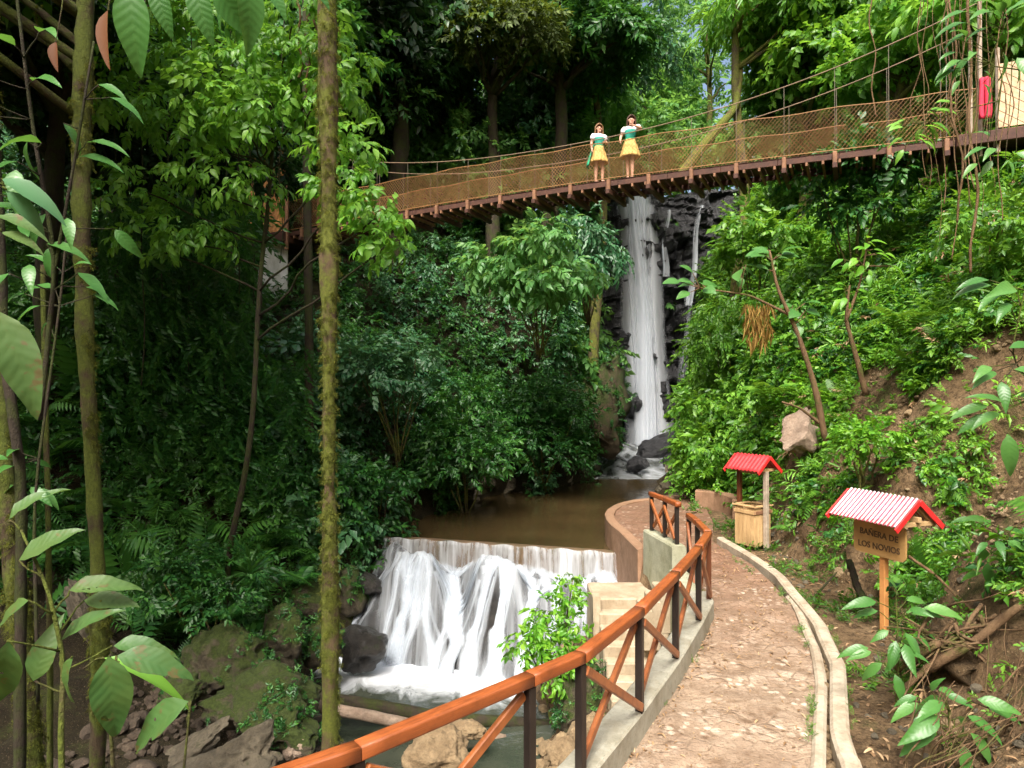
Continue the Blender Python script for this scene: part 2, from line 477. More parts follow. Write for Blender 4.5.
def roof_mat():
    g = G('roof_stripes')
    z = g.sep(g.coord('Generated'))[0]
    x = g.node('ShaderNodeUVMap').outputs[0]
    u = g.sep(x)[0]
    f = g.ramp(u, [(.42, 0.0), (.5, 1.0)])
    red = g.ramp(g.noise(7, 4, .7), [(.3, (.42, .03, .07)), (.7, (.58, .07, .12))])
    whi = g.ramp(g.noise(9, 5, .7), [(.3, (.62, .50, .52)), (.65, (.80, .78, .78))])
    col = g.mix(f, red, whi)
    col = g.mix(g.ramp(g.noise(5, 8, .75), [(.46, 0.0), (.70, .75)]), col, (.17, .10, .07))
    return g.done(g.bsdf(col, .45, None, .4))
M['roof_stripes'] = roof_mat()

def water_mats():
    g = G('pond_water')
    col = g.ramp(g.noise(.5, 4, .6), [(.3, (.030, .022, .009)), (.7, (.066, .044, .018))])
    b = g.bump(g.noise(2.4, 5, .65, g.coord('Object', (1, .45, 1))), .3, .06)
    n = g.bsdf(col, .07, b, .5)
    M['pond'] = g.done(n)
    g = G('pool_water')
    v = g.coord()
    s = g.sep(v)
    base = g.ramp(g.noise(1.1, 4, .6, v), [(.3, (.022, .030, .022)), (.7, (.055, .060, .042))])
    # foam drifts away from the foot of the cascade
    a = g.math('SUBTRACT', s[1], g.math('MULTIPLY', s[0], -.16))
    d = g.maprange(a, 12.1, 14.3, -.42, .62)
    side = g.maprange(s[0], -4.6, -3.4, -.5, 0.0)
    fo = g.math('ADD', g.math('ADD', d, side), g.noise(1.3, 6, .62, g.coord('Object', (1, .55, 1)), dist=1.2))
    fo = g.ramp(fo, [(.52, 0.0), (.98, 1.0)])
    col = g.mix(fo, base, (.80, .84, .88))
    r = g.maprange(fo, 0, 1, .10, .7)
    b = g.bump(g.noise(2.5, 4, .6), .25, .06)
    M['pool'] = g.done(g.bsdf(col, r, b, .5))
    g = G('stream_water')
    fo = g.ramp(g.noise(1.0, 6, .62, g.coord('Object', (1, .4, 1)), dist=1.0), [(.44, 0.0), (.78, .9)])
    col = g.mix(fo, (.05, .055, .05), (.66, .70, .74))
    M['stream'] = g.done(g.bsdf(col, .25, g.bump(g.noise(3, 4, .6), .3, .05), .5))
    # silky long-exposure water: white threads over clear film
    def silk(name, fu, fv, lo, hi, col=(.80, .85, .90), edge=True, base=0.0):
        g = G(name)
        uv = g.node('ShaderNodeUVMap').outputs[0]
        mp = g.node('ShaderNodeMapping'); g.L.new(uv, mp.inputs[0]); mp.inputs['Scale'].default_value = (fu, fv, 1)
        n1 = g.noise(1.0, 5, .62, mp.outputs[0], dist=.15)
        mp2 = g.node('ShaderNodeMapping'); g.L.new(uv, mp2.inputs[0]); mp2.inputs['Scale'].default_value = (fu*.27, fv*.7, 1)
        n2 = g.noise(1.0, 3, .5, mp2.outputs[0])
        a = g.math('ADD', g.math('MULTIPLY', n1, .55), g.math('MULTIPLY', n2, .5))
        al = g.math('ADD', g.ramp(a, [(lo, 0.0), (hi, 1.0)]), base, True)
        if edge:
            t = g.node('ShaderNodeAttribute', attribute_name='tone').outputs['Fac']
            al = g.math('MULTIPLY', al, t)
        df = g.node('ShaderNodeBsdfDiffuse'); df.inputs[0].default_value = (*col, 1)
        tl = g.node('ShaderNodeBsdfTranslucent'); tl.inputs[0].default_value = (*col, 1)
        m0 = g.node('ShaderNodeMixShader'); m0.inputs[0].default_value = .55
        g.L.new(df.outputs[0], m0.inputs[1]); g.L.new(tl.outputs[0], m0.inputs[2])
        tp = g.node('ShaderNodeBsdfTransparent')
        mx = g.node('ShaderNodeMixShader')
        g.L.new(al, mx.inputs[0]); g.L.new(tp.outputs[0], mx.inputs[1]); g.L.new(m0.outputs[0], mx.inputs[2])
        return g.done(mx.outputs[0])
    M['silk_fall'] = silk('silk_fall', 3.2, .35, .02, .42, col=(.84, .88, .93))
    M['silk_thread'] = silk('silk_thread', 5, 1.2, .38, .6)
    M['silk_weir'] = silk('silk_weir', 40, .5, .42, .66)
    M['silk_casc'] = silk('silk_casc', 4.5, .40, .28, .74)
    M['silk_sheet'] = silk('silk_sheet', 8.0, .40, .42, .74, base=.0)
water_mats()
# ================================================================== terrain
YL = [-20, 2.5, 3.7, 5.0, 5.4, 6.57, 7.8, 9.06, 9.95, 11.6, 12.4, 13.7, 14.5, 15.8, 16.5, 17.2, 18, 18.7, 19.3, 19.8, 20.2, 20.6, 24, 28, 34, 38, 90]
XLv = [-1.9, -1.9, -1.2, .13, .54, 1.21, 1.86, 2.47, 2.87, 3.0, 3.03, 2.8, 2.76, 2.70, 2.62, 2.60, 2.66, 2.83, 3.08, 3.39, 3.76, 4.43, 5.6, 6.7, 7.9, 8.4, 12]
YR = [-20, 3, 5, 7, 9.5, 9.9, 10.9, 11.3, 12, 14.5, 18, 22, 28, 34, 38, 90]
XRv = [3.4, 3.4, 3.6, 4.1, 5.6, 6.5, 6.5, 5.6, 5.5, 5.65, 6.0, 6.3, 7.4, 8.9, 9.4, 14]
YF = [-20, 0, 6, 9, 12, 15.8, 18, 19, 24, 26.6, 27.5, 30, 34, 38, 90]
XFv = [-3, -3, -4.0, -4.4, -4.4, -3.9, -3.4, -3.1, -1.5, .5, 1.9, 3.3, 3.9, 4.4, 8]
XL = lambda y: np.interp(y, YL, XLv)
XR = lambda y: np.interp(y, YR, XRv)
XF = lambda y: np.interp(y, YF, XFv)
def table(u, y, us, rows):
    keys = [r[0] for r in rows]
    Z = np.stack([np.interp(u, us, r[1]) for r in rows])
    t = np.interp(y, keys, np.arange(len(keys)))
    i = np.clip(t.astype(int), 0, len(keys)-2); f = t-i
    n = np.arange(len(u))
    return Z[i, n]*(1-f)+Z[i+1, n]*f
UR = [0, .5, 1.2, 2.2, 4, 6, 9, 16, 40]
RR = [(3, [0, .2, .7, 1.6, 3.6, 5.6, 9, 16, 34]), (9, [0, .5, 1.5, 2.7, 4.8, 7.2, 10.5, 18, 36]),
      (14.5, [0, 1.2, 2.6, 3.9, 6.0, 8.4, 12, 19, 38]), (22, [0, 2.2, 4.6, 6.3, 8.6, 11, 14.5, 22, 40]),
      (30, [0, 3, 6, 8, 10.5, 13, 17, 24, 44]), (40, [0, 4, 8, 11, 14, 17, 20, 27, 46]), (90, [0, .5, 1, 2, 4, 6, 9, 14, 34])]
UL = [0, .5, 1.2, 2.5, 5, 8, 12, 20, 50]
RL = [(3, [-2.9, -2.5, -2.2, -2.0, -1.6, .2, 3.5, 9, 25]), (10, [-2.9, -2.4, -2.1, -1.9, -1.6, .3, 4, 10, 26]),
      (14, [-2.9, -2.3, -1.9, -1.4, -.4, 2.4, 6, 12, 28]), (18, [-1.2, -.3, .6, 2.0, 4.0, 5.6, 7.6, 14, 30]),
      (25, [-1.1, 1.2, 3.2, 4.9, 6.2, 7.0, 9, 15, 32]), (29, [-1.1, 2.6, 5.5, 7.6, 9, 10, 12, 18, 34]), (40, [-1, 4, 8, 11, 13.5, 15, 17, 22, 40]), (90, [0, 1, 2, 4, 7, 10, 14, 24, 50])]
def sstep(x, a, b):
    t = np.clip((x-a)/(b-a), 0, 1); return t*t*(3-2*t)
def H(X, Y, rough=True):
    X = np.asarray(X, float); Y = np.asarray(Y, float)
    sh = X.shape; X = X.ravel(); Y = Y.ravel()
    xl, xr, xf = XL(Y), XR(Y), XF(Y)
    bed = np.interp(Y, [-20, 14.2, 16.2, 17.4, 30, 36, 38, 90], [-3.1, -3.1, -2.4, -1.15, -1.15, -.1, 0, 2])
    bench = np.interp(Y, [-20, -1, 1.2, 3.4, 20, 24, 36, 90], [1.75, 1.75, 1.6, -.05, -.05, -.25, .1, 2])
    rb = table(np.maximum(X-xr, 0), Y, UR, RR)
    lb = table(np.maximum(xf-X, 0), Y, UL, RL)
    bank = np.where(Y < 15, -1.25-.72*(xl-.34-X), bed)
    bank = np.where(Y < 2.5, bench-1.2-.72*(xl-.34-X), bank)
    ch = np.maximum(bed, bank)
    w = sstep(X, xl-.30, xl-.06)
    wide = sstep(Y, 21, 26)                       # beyond the terrace the bank is a soft slope
    w = w*(1-wide)+wide*sstep(X, xl-1.0, xl+.3)
    z = ch*(1-w)+bench*w
    z = np.where(X > xr, bench+rb, z)
    z = np.where(X < xf, np.maximum(lb, ch), z)
    back = sstep(Y, 38.6, 40.4)*13.2+np.maximum(Y-40, 0)*.10
    z = np.where(Y > 38, np.maximum(z, back+.0), z)
    z = z+np.maximum(Y-75, 0)*.10+np.maximum(-12-Y, 0)*.4
    if rough:
        p = np.stack([X, Y, z*.6], 1)
        amp = np.where((X > xl-.4) & (X < xr+.15) & (Y < 21) & (Y > 2), 0.0, np.where((X > xr) & (Y < 20), np.minimum(.28, .05+.25*(X-xr)), .32))
        z = z+amp*N3.fbm(p, .55, 4)*.6
    return z.reshape(sh)

def warp_axis(lo, hi, fine_lo, fine_hi, step, grow=1.09):
    a = list(np.arange(fine_lo, fine_hi+1e-6, step)); s = step
    x = a[-1]
    while x < hi: s *= grow; x += s; a.append(x)
    s = step; x = a[0]; b = []
    while x > lo: s *= grow; x -= s; b.append(x)
    return np.array(b[::-1]+a)
gx = warp_axis(-110, 110, -9, 12, .16); gy = warp_axis(-45, 170, 3, 30, .18)
GX, GY = np.meshgrid(gx, gy)
GZ = H(GX, GY)
nx, ny = len(gx), len(gy)
V = np.stack([GX.ravel(), GY.ravel(), GZ.ravel()], 1)
# roughen the steep faces sideways so that earth banks do not read as draped cloth
gzx = np.gradient(GZ, gx, axis=1); gzy = np.gradient(GZ, gy, axis=0)
steep = np.clip((np.sqrt(gzx**2+gzy**2)-.7)/1.5, 0, 1).ravel()
mask = ((V[:, 0] > XR(V[:, 1])+.3) | (V[:, 0] < XF(V[:, 1])-.3) | (V[:, 1] > 24))
dsp = np.where((V[:, 0] > 0) & (V[:, 1] < 16), N3b.fbm(V, 1.7, 4)*.12, N3b.fbm(V, .9, 4)*.22)*steep*mask
V[:, 0] += dsp*np.sign(-gzx.ravel()); V[:, 1] += dsp*.5
i = np.arange(ny-1)[:, None]*nx+np.arange(nx-1)[None]
Q = np.stack([i, i+1, i+nx+1, i+nx], -1).reshape(-1, 4)
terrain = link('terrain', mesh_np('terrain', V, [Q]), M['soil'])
tag(terrain, 'brown earth banks of the ravine rising steeply on both sides of the stream', 'terrain', kind='structure')

def ground(x, y): return float(H(np.array([x]), np.array([y]))[0])

# ================================================================== water
def sheet(name, poly_fn_l, poly_fn_r, ys, z, mat, nx=24):
    ys = np.asarray(ys); V = []
    for y in ys:
        xs = np.linspace(poly_fn_l(y), poly_fn_r(y), nx)
        V += [(x, y, z(y) if callable(z) else z) for x in xs]
    n = len(ys)
    i = np.arange(n-1)[:, None]*nx+np.arange(nx-1)[None]
    return link(name, mesh_np(name, V, [np.stack([i, i+1, i+nx+1, i+nx], -1).reshape(-1, 4)]), mat)
def crest_y(x): return 18.1-(x+3.4)*(1.8/6.1)      # line of the weir from the left bank to the terrace
pond = sheet('pond_water', lambda y: max(XF(y)-.9, -3.4-(y-18.1)*3.4 if y < 18.1 else -99) , lambda y: XL(y)-.02 if y < 20.3 else XL(y)+.1,
             np.concatenate([np.linspace(16.32, 20, 16), np.linspace(20.4, 30, 20)]), -.60, M['pond'])
tag(pond, 'still brown water dammed up behind the weir', 'water', kind='structure')
pool = sheet('pool_water', lambda y: XF(y)-.6, lambda y: XL(y)-.1, np.linspace(-8, 15.4, 50), -2.70, M['pool'])
tag(pool, 'dark pool with drifting foam below the cascade', 'water', kind='structure')
stream = sheet('stream_water', lambda y: XF(y)-.5, lambda y: XL(y)+.1, np.linspace(29.9, 38.6, 24), lambda y: np.interp(y, [29.9, 31, 33, 34.5, 36, 38.6], [-.6, -.5, -.2, .0, .25, .45]), M['stream'])
tag(stream, 'pale stream running from the waterfall to the pond', 'water', kind='structure')

# ---- cascade: rock apron and silky water following it
def shelf(X, Y):
    c = crest_y(X)
    t = c-Y                                              # metres in front of the crest
    base = np.interp(t, [0, .12, .75, 1.5, 2.4, 3.2, 4.5], [-1.15, -1.2, -1.3, -1.75, -2.5, -2.95, -3.3])
    right = sstep(X, .6, 1.6)
    base = base*(1-right)+right*np.interp(t, [0, .9, 1.9, 2.8, 4.5], [-1.2, -1.28, -1.5, -2.6, -3.3])
    def hump(x0, t0, sx, st, h): return h*np.exp(-((X-x0)/sx)**2-((t-t0)/st)**2)
    z = base+hump(-2.15, 1.05, .72, .62, .62)+hump(-.30, 1.25, .70, .66, .66)+hump(-3.1, .4, .5, .6, .45)+hump(-1.2, 1.3, .25, .6, -.35)+hump(.35, 1.6, .5, .5, .42)
    z += hump(-2.9, 1.6, .45, .5, .5)
    p = np.stack([X, Y, z], -1)
    return z+.10*N3.fbm(p, 1.6, 3)
cx = np.linspace(-4.9, 2.9, 136); ct = np.linspace(.02, 4.2, 84)
CX, CT = np.meshgrid(cx, ct); CY = crest_y(CX)-CT; CZ = shelf(CX, CY)
i = np.arange(len(ct)-1)[:, None]*len(cx)+np.arange(len(cx)-1)[None]
rk = link('cascade_rock', mesh_np('cascade_rock', np.stack([CX.ravel(), CY.ravel(), CZ.ravel()], 1), [np.stack([i, i+1, i+len(cx)+1, i+len(cx)], -1).reshape(-1, 4)]), M['rock_wet'])
tag(rk, 'wet dark rock ledge below the weir under the white water', 'rock ledge', kind='structure')
# ribbons of water run down the line of steepest fall
RV, RQ, RU, RT = [], [], [], []
def ribbon(pts, w, u0):
    pts = np.array(pts); m = len(pts)
    T = np.gradient(pts, axis=0); side = np.stack([T[:, 1], -T[:, 0], np.zeros(m)], 1)
    side /= np.linalg.norm(side, axis=1)[:, None]+1e-6
    side = (side+np.array([1.0, .25, 0])*.6); side /= np.linalg.norm(side, axis=1)[:, None]
    L = np.concatenate([[0], np.cumsum(np.linalg.norm(np.diff(pts, axis=0), axis=1))])
    ww = w*np.linspace(.75, 1.3, m)
    n0 = len(RV)
    for k in range(m):
        for j, a in enumerate((-1, -.35, .35, 1)):
            bow = .02*(1-a*a)
            RV.append(pts[k]+side[k]*a*ww[k]+np.array([0, -.6, 1])*bow)
            RU.append((u0+(a+1)*w*1.0, L[k]))
            e = (0 if abs(a) == 1 else 1)*min(1, (m-1-k)/5+.35)
            RT.append(e)
    for k in range(m-1):
        for j in range(3):
            a = n0+k*4+j
            RQ.append((a, a+1, a+5, a+4))
for s in range(260):
    x = rng.uniform(-4.1, 2.75); y = crest_y(x)-.10-abs(rng.normal())*.12
    q_ = rng.random()
    if q_ < .5: x = rng.choice([-2.15, -.30])+rng.normal()*.42; y = crest_y(x)-.75-abs(rng.normal())*.25
    elif q_ < .65: y -= rng.uniform(.3, 1.3)
    z = float(shelf(np.array(x), np.array(y))); pts = []
    vx = 0.0; vy = -.5
    for k in range(44):
        e = .05
        z0 = float(shelf(np.array(x), np.array(y)))
        dzx = (float(shelf(np.array(x+e), np.array(y)))-z0)/e; dzy = (float(shelf(np.array(x), np.array(y+e)))-z0)/e
        vx = .55*vx-.45*np.clip(dzx, -2.5, 2.5); vy = .55*vy-.45*(np.clip(dzy, -2.5, 2.5)+.55)
        n = math.hypot(vx, vy)+1e-6
        zz = max(z0+.05+.03*(s % 5)/4, (pts[-1][2]-.30 if pts else -9))
        pts.append((x, y, zz))
        if zz < -2.72: break
        x += vx/n*.085; y += vy/n*.085
    if len(pts) > 8: ribbon(pts, rng.uniform(.07, .22), rng.uniform(0, 50))
casc = link('cascade_water', mesh_np('cascade_water', RV, [RQ], tone=RT, uv=RU), M['silk_casc'])
tag(casc, 'silky white water fanning down the rock ledge below the weir', 'cascade', kind='structure')
# a thin continuous film of water over the same ledge, open where the rock breaks through
tn = np.ones_like(CX)
for x0, t0, sx, st, k in ((-.42, 1.95, .26, .7, 1.2), (-.75, 2.2, .15, .5, .9), (-1.25, 1.3, .22, .7, .9), (-3.9, 1.9, .45, .9, .8), (-3.2, 2.5, .3, .5, .7), (.45, 2.0, .16, .5, .6), (-2.4, 1.9, .12, .5, .4)):
    tn -= k*np.exp(-((CX-x0)/sx)**2-((CT-t0)/st)**2)
tn *= np.clip((CT-.10)/.12, 0, 1)*np.clip((2.8-CX)/.25, 0, 1)*np.clip((CX+4.7)/.4, 0, 1)
hu = np.exp(-((CX+.35)/.9)**2)*(CX+.35)*-.45*np.clip(CT/1.5, 0, 1)+np.exp(-((CX+2.0)/.9)**2)*(CX+2.0)*-.45*np.clip(CT/1.5, 0, 1)
film = mesh_np('cascade_film', np.stack([CX.ravel(), CY.ravel()-.03, CZ.ravel()+.05], 1), [np.stack([i, i+1, i+len(cx)+1, i+len(cx)], -1).reshape(-1, 4)], tone=np.clip(tn, 0, 1).ravel(), uv=np.stack([(CX+hu).ravel(), CT.ravel()], 1))
o = link('cascade_film', film, M['silk_sheet']); tag(o, 'thin white film of water spread over the rock ledge below the weir', 'cascade', kind='structure')
# curtain over the weir lip
def curtain(name, fn, nu, nv, mat, ulen, vlen, label, edge_u=.06, edge_v=.0):
    V, U, T = [], [], []
    for a in range(nu):
        for b in range(nv):
            u, v = a/(nu-1), b/(nv-1)
            V.append(fn(u, v)); U.append((u*ulen, v*vlen))
            e = min(1, u/edge_u, (1-u)/edge_u) if edge_u else 1
            if edge_v: e *= min(1, (1-v)/edge_v)
            T.append(max(0, e))
    i = np.arange(nu-1)[:, None]*nv+np.arange(nv-1)[None]
    o = link(name, mesh_np(name, V, [np.stack([i, i+nv, i+nv+1, i+1], -1).reshape(-1, 4)], tone=T, uv=U), mat)
    return tag(o, label, 'waterfall', kind='structure')
def weir_fn(u, v):
    x = -3.55+u*6.22
    t = .17+.16*v**.5+.05*v
    return (x, crest_y(x)-t-.02, -.545-.70*v**1.7-.02*math.sin(x*9))
curtain('weir_fall', weir_fn, 120, 8, M['silk_weir'], 1.0, 1.0, 'thin white curtain of water pouring over the weir lip', .01)
def sluice_fn(u, v):
    x = 2.72+u*.42
    return (x, 15.95-.12*v**.5-.06*v+.08*u, -.74-.62*v**1.6)
curtain('sluice_fall', sluice_fn, 14, 8, M['silk_weir'], .12, 1.0, 'narrow fall beside the terrace wall, right of the weir', .1)

# ---- the tall waterfall
FY = 37.5
def fall_fn(off, xa, xb, w0, w1, z0, z1, sw, bow=.5):
    def f(u, v):
        x = xa*(1-v)+xb*v+(u-.5)*(w0*(1-v)+w1*v)+.10*math.sin(v*7+sw)+.12*math.sin(u*9+sw)*v
        y = FY+off-bow*v**.6-.22*math.sin(u*math.pi)+.08*math.sin(u*23+sw)
        return (x, y, z0+(z1-z0)*(v*.75+.25*v*v))
    return f
curtain('waterfall', fall_fn(.35, 6.85, 7.5, 2.2, 2.7, 13.6, .35, 0), 40, 30, M['silk_fall'], .9, 1.0, 'tall white waterfall dropping down the black rock face', .22)
curtain('waterfall', fall_fn(.05, 6.9, 7.3, 1.4, 1.7, 13.9, .3, 2), 34, 30, M['silk_fall'], .7, 1.0, 'main white stream of the tall waterfall', .3)
curtain('waterfall', fall_fn(-.2, 6.75, 7.35, .8, 1.2, 14.0, .3, 4), 24, 30, M['silk_fall'], .5, 1.0, 'brightest inner stream of the tall waterfall', .35)
curtain('waterfall_thread', fall_fn(.1, 8.55, 8.3, .28, .4, 13.2, 9.5, 1, .2), 10, 20, M['silk_thread'], .5, 1.0, 'short thin thread of water on the rock right of the waterfall', .3)
curtain('waterfall_thread', fall_fn(-.05, 10.4, 9.6, .30, .35, 13.4, 7.5, 3, .3), 10, 20, M['silk_thread'], .5, 1.0, 'long thin thread of water far right on the rock face', .3)
curtain('waterfall_thread', fall_fn(-.3, 9.6, 9.3, .30, .5, 8.4, 3.4, 5, .3), 10, 20, M['silk_thread'], .5, 1.0, 'lower thread of water running on over the rock face', .3, .3)

# black, blocky rock face behind the falls
fx = np.linspace(3.5, 14.5, 120); fz = np.linspace(-1.2, 14.6, 170)
FX_, FZ_ = np.meshgrid(fx, fz)
p = np.stack([FX_*.9, FZ_*1.4, 0*FX_], -1)
def blocks(px, pz, sx, sz, seed):
    r = np.random.default_rng(seed); tab = r.uniform(0, 1, 4096)
    row = np.floor(pz/sz).astype(int); sh = tab[(row*17) % 4096]*sx
    colm = np.floor((px+sh)/sx).astype(int)
    return tab[(row*131+colm*37) % 4096]
wx = FX_+.25*N3(p, .8); wz = FZ_+.22*N3b(p, .9)
dep = 1.0*blocks(wx, wz, 1.6, .95, 1)+.5*blocks(wx, wz, .7, .42, 2)+.18*N3.fbm(p, 1.6, 3)
FYv = 38.55-dep+np.maximum(0, FZ_-12.6)*.55-np.abs(FX_-7.3)**1.5*.035
V = np.stack([FX_.ravel(), FYv.ravel(), FZ_.ravel()], 1)
i = np.arange(len(fz)-1)[:, None]*len(fx)+np.arange(len(fx)-1)[None]
cl = link('waterfall_cliff', mesh_np('waterfall_cliff', V, [np.stack([i, i+1, i+len(fx)+1, i+len(fx)], -1).reshape(-1, 4)], smooth=False), M['rock_black'])
tag(cl, 'wet black blocky rock face behind the tall waterfall', 'rock face', kind='structure')

# ================================================================== weir, terrace, path, kerbs
m = MB()
line = [(x, crest_y(x), 0) for x in np.linspace(-3.9, 2.75, 16)]
m.sweep(line, [(-.12, -1.6), (.16, -1.6), (.16, -.60), (.12, -.555), (-.08, -.555), (-.12, -.60)])
o = m.build('weir', M['concrete_weir']); tag(o, 'low brown concrete weir wall holding back the pond', 'weir')

pl = np.array([XL(y) for y in np.linspace(3.4, 15.2, 60)]); py = np.linspace(3.4, 15.2, 60)
# right edge of the walk (inner kerb line)
RYk = [3.4, 5.96, 7.6, 8.7, 10.5, 11.6, 13, 14.6, 16]; RXk = [1.2, 2.6, 3.37, 3.80, 4.28, 4.42, 4.50, 4.42, 4.3]
XK = lambda y: np.interp(y, RYk, RXk)
ys = np.concatenate([np.linspace(3.4, 15.8, 100), np.linspace(15.9, 21.5, 36)])
V = []
for y in ys:
    l = XL(y)-.02; r = XK(y) if y < 15 else np.interp(y, [15, 17, 21.5], [4.4, 5.0, 5.9])
    for t in np.linspace(0, 1, 16):
        x = l+(r-l)*t
        V.append((x, y, .0+.012*N3(np.array([x, y, 0]), 2.2)+.010*N3b(np.array([x, y, 3]), 5)))
n = len(ys); i = np.arange(n-1)[:, None]*16+np.arange(15)[None]
o = link('path', mesh_np('path', V, [np.stack([i, i+1, i+17, i+16], -1).reshape(-1, 4)]), M['path'])
tag(o, 'curving stone paved path along the railing', 'path', kind='structure')

def kerb(name, ys, xf, w, h, label, seg=1.25, mat='concrete_kerb', z0=-.12):
    k = 0; root = MB()
    y = ys[0]
    while y < ys[1]-.2:
        y2 = min(y+seg*rng.uniform(.9, 1.1), ys[1])
        yy = np.linspace(y+.006, y2-.006, 8)
        dh = rng.normal()*.008
        ln = [(float(xf(a))+.006*float(N3(np.array([a, 0, 1]), 1.2)), a, 0) for a in yy]
        root.sweep(ln, [(-w/2, z0), (w/2, z0), (w/2*1.0, h+dh-.025), (w/2-.03, h+dh), (-w/2+.03, h+dh), (-w/2, h+dh-.025)])
        y = y2
    o = root.build(name, M[mat])
    return tag(o, label, 'kerb', kind='structure')
XO = lambda y: np.interp(y, [3.4, 6.4, 8.0, 9.3, 11.8, 13.2, 14.6], [2.1, 3.06, 3.80, 4.20, 4.62, 4.62, 4.52])
kerb('kerb', (3.6, 10.8), lambda y: XK(y)+.06, .12, .06, 'narrow inner kerb between the paving and the drain channel')
kerb('kerb', (3.6, 14.8), lambda y: XO(y), .17, .12, 'pale outer kerb of the drain channel beside the path')

# retaining wall with a concrete coping that carries the railing
m = MB()
def wall_run(y0, y1, top, m, bottom=-2.9, seg=2.2, w=.30):
    y = y0
    while y < y1-.1:
        y2 = min(y+seg, y1)
        yy = np.linspace(y+.004, y2-.004, 14)
        ln = [(float(XL(a))-.09, a, 0) for a in yy]
        m.sweep(ln, [(-w/2, bottom), (w/2, bottom), (w/2, top-.02), (w/2-.02, top), (-w/2+.02, top), (-w/2, top-.02)])
        y = y2
wall_run(3.0, 10.35, .26, m)
par = m.build('parapet_wall', M['concrete']); tag(par, 'curved low concrete parapet under the near wooden railing', 'wall')
m = MB()
ln = [(XL(a)-.15, a, 0) for a in np.linspace(10.36, 11.75, 8)]
m.sweep(ln, [(-.15, -2.9), (.15, -2.9), (.15, .20), (.12, .22), (-.12, .22), (-.15, .20)])
o = m.build('footing_wall', M['concrete_green']); tag(o, 'pale retaining wall face beside the stone steps', 'wall')
m = MB()
ln = [(XL(a)-.02, a, 0) for a in np.linspace(12.3, 13.8, 10)]
m.sweep(ln, [(-.13, -1.3), (.13, -1.3), (.13, .46), (.11, .49), (-.11, .49), (-.13, .46)])
o = m.build('parapet_wall', M['concrete_green']); tag(o, 'short greenish concrete parapet at the top of the steps by the weir', 'wall')
m = MB()
yy = np.linspace(13.97, 20.75, 60)
ln = [(XL(a)-.10, a, 0) for a in yy]
m.sweep(ln, [(-.12, -1.5), (.12, -1.5), (.12, .03), (.09, .05), (-.09, .05), (-.12, .03)])
o = m.build('terrace_wall', M['concrete_brown']); tag(o, 'rounded brown edge wall of the terrace over the pond', 'wall')
# low curved seat wall by the far bushes
m = MB()
c = P(712, 505, 18.6)
ln = [(5.05+.95*math.cos(a), 18.3+1.25*math.sin(a), 0) for a in np.linspace(-.5, 1.35, 10)]
m.sweep(ln, [(-.17, -.2), (.17, -.2), (.17, .42), (.15, .45), (-.15, .45), (-.17, .42)])
o = m.build('seat_wall', M['concrete_brown']); tag(o, 'low curved stone wall end by the green bushes beyond the little well', 'wall')

# stone steps down to the pool
root = empty('stone_steps', (2.1, 12.8, -.6), 0, 'pale concrete steps going down from the walkway to the pool', 'steps')
def on(parent, ob):
    ob.parent = parent; ob.matrix_parent_inverse = Matrix.Translation(-Vector(parent.location)) if parent.rotation_euler[2] == 0 else parent.matrix_world.inverted()
    return ob
SX0, SX1 = 1.52, 2.72
m = MB(); m.box(((SX0+SX1)/2, 13.35, -1.75), (SX1-SX0, 1.1, 2.3), None, .03)
on(root, m.build('landing', M['concrete_step']))
for k in range(9):
    m = MB(); zt = -.6-.19*(k+1)
    m.box(((SX0+SX1)/2+.005*rng.normal(), 12.8-.28*k-.14, zt/2-1.5), (SX1-SX0-.16-.006*k, .296, zt+3.0), None, .022)
    on(root, m.build('step', M['concrete_step']))
m = MB()
m.prism([(SX0-.03, 12.86, -.52), (SX0-.03, 12.62, -.52), (SX0-.03, 12.55, -.95), (SX0-.03, 12.5, -2.9), (SX0-.03, 12.86, -2.9)], (.14, 0, 0))
on(root, m.build('stringer', M['concrete_step']))
for k in range(3):
    m = MB(); zt = -.15*(k+1)-.02
    m.box((2.82-.14-.28*k*.5, 12.05+.0*k, zt-.35), (.3, .72-.012*k, .7), None, .02)
    on(root, m.build('step', M['concrete_step']))

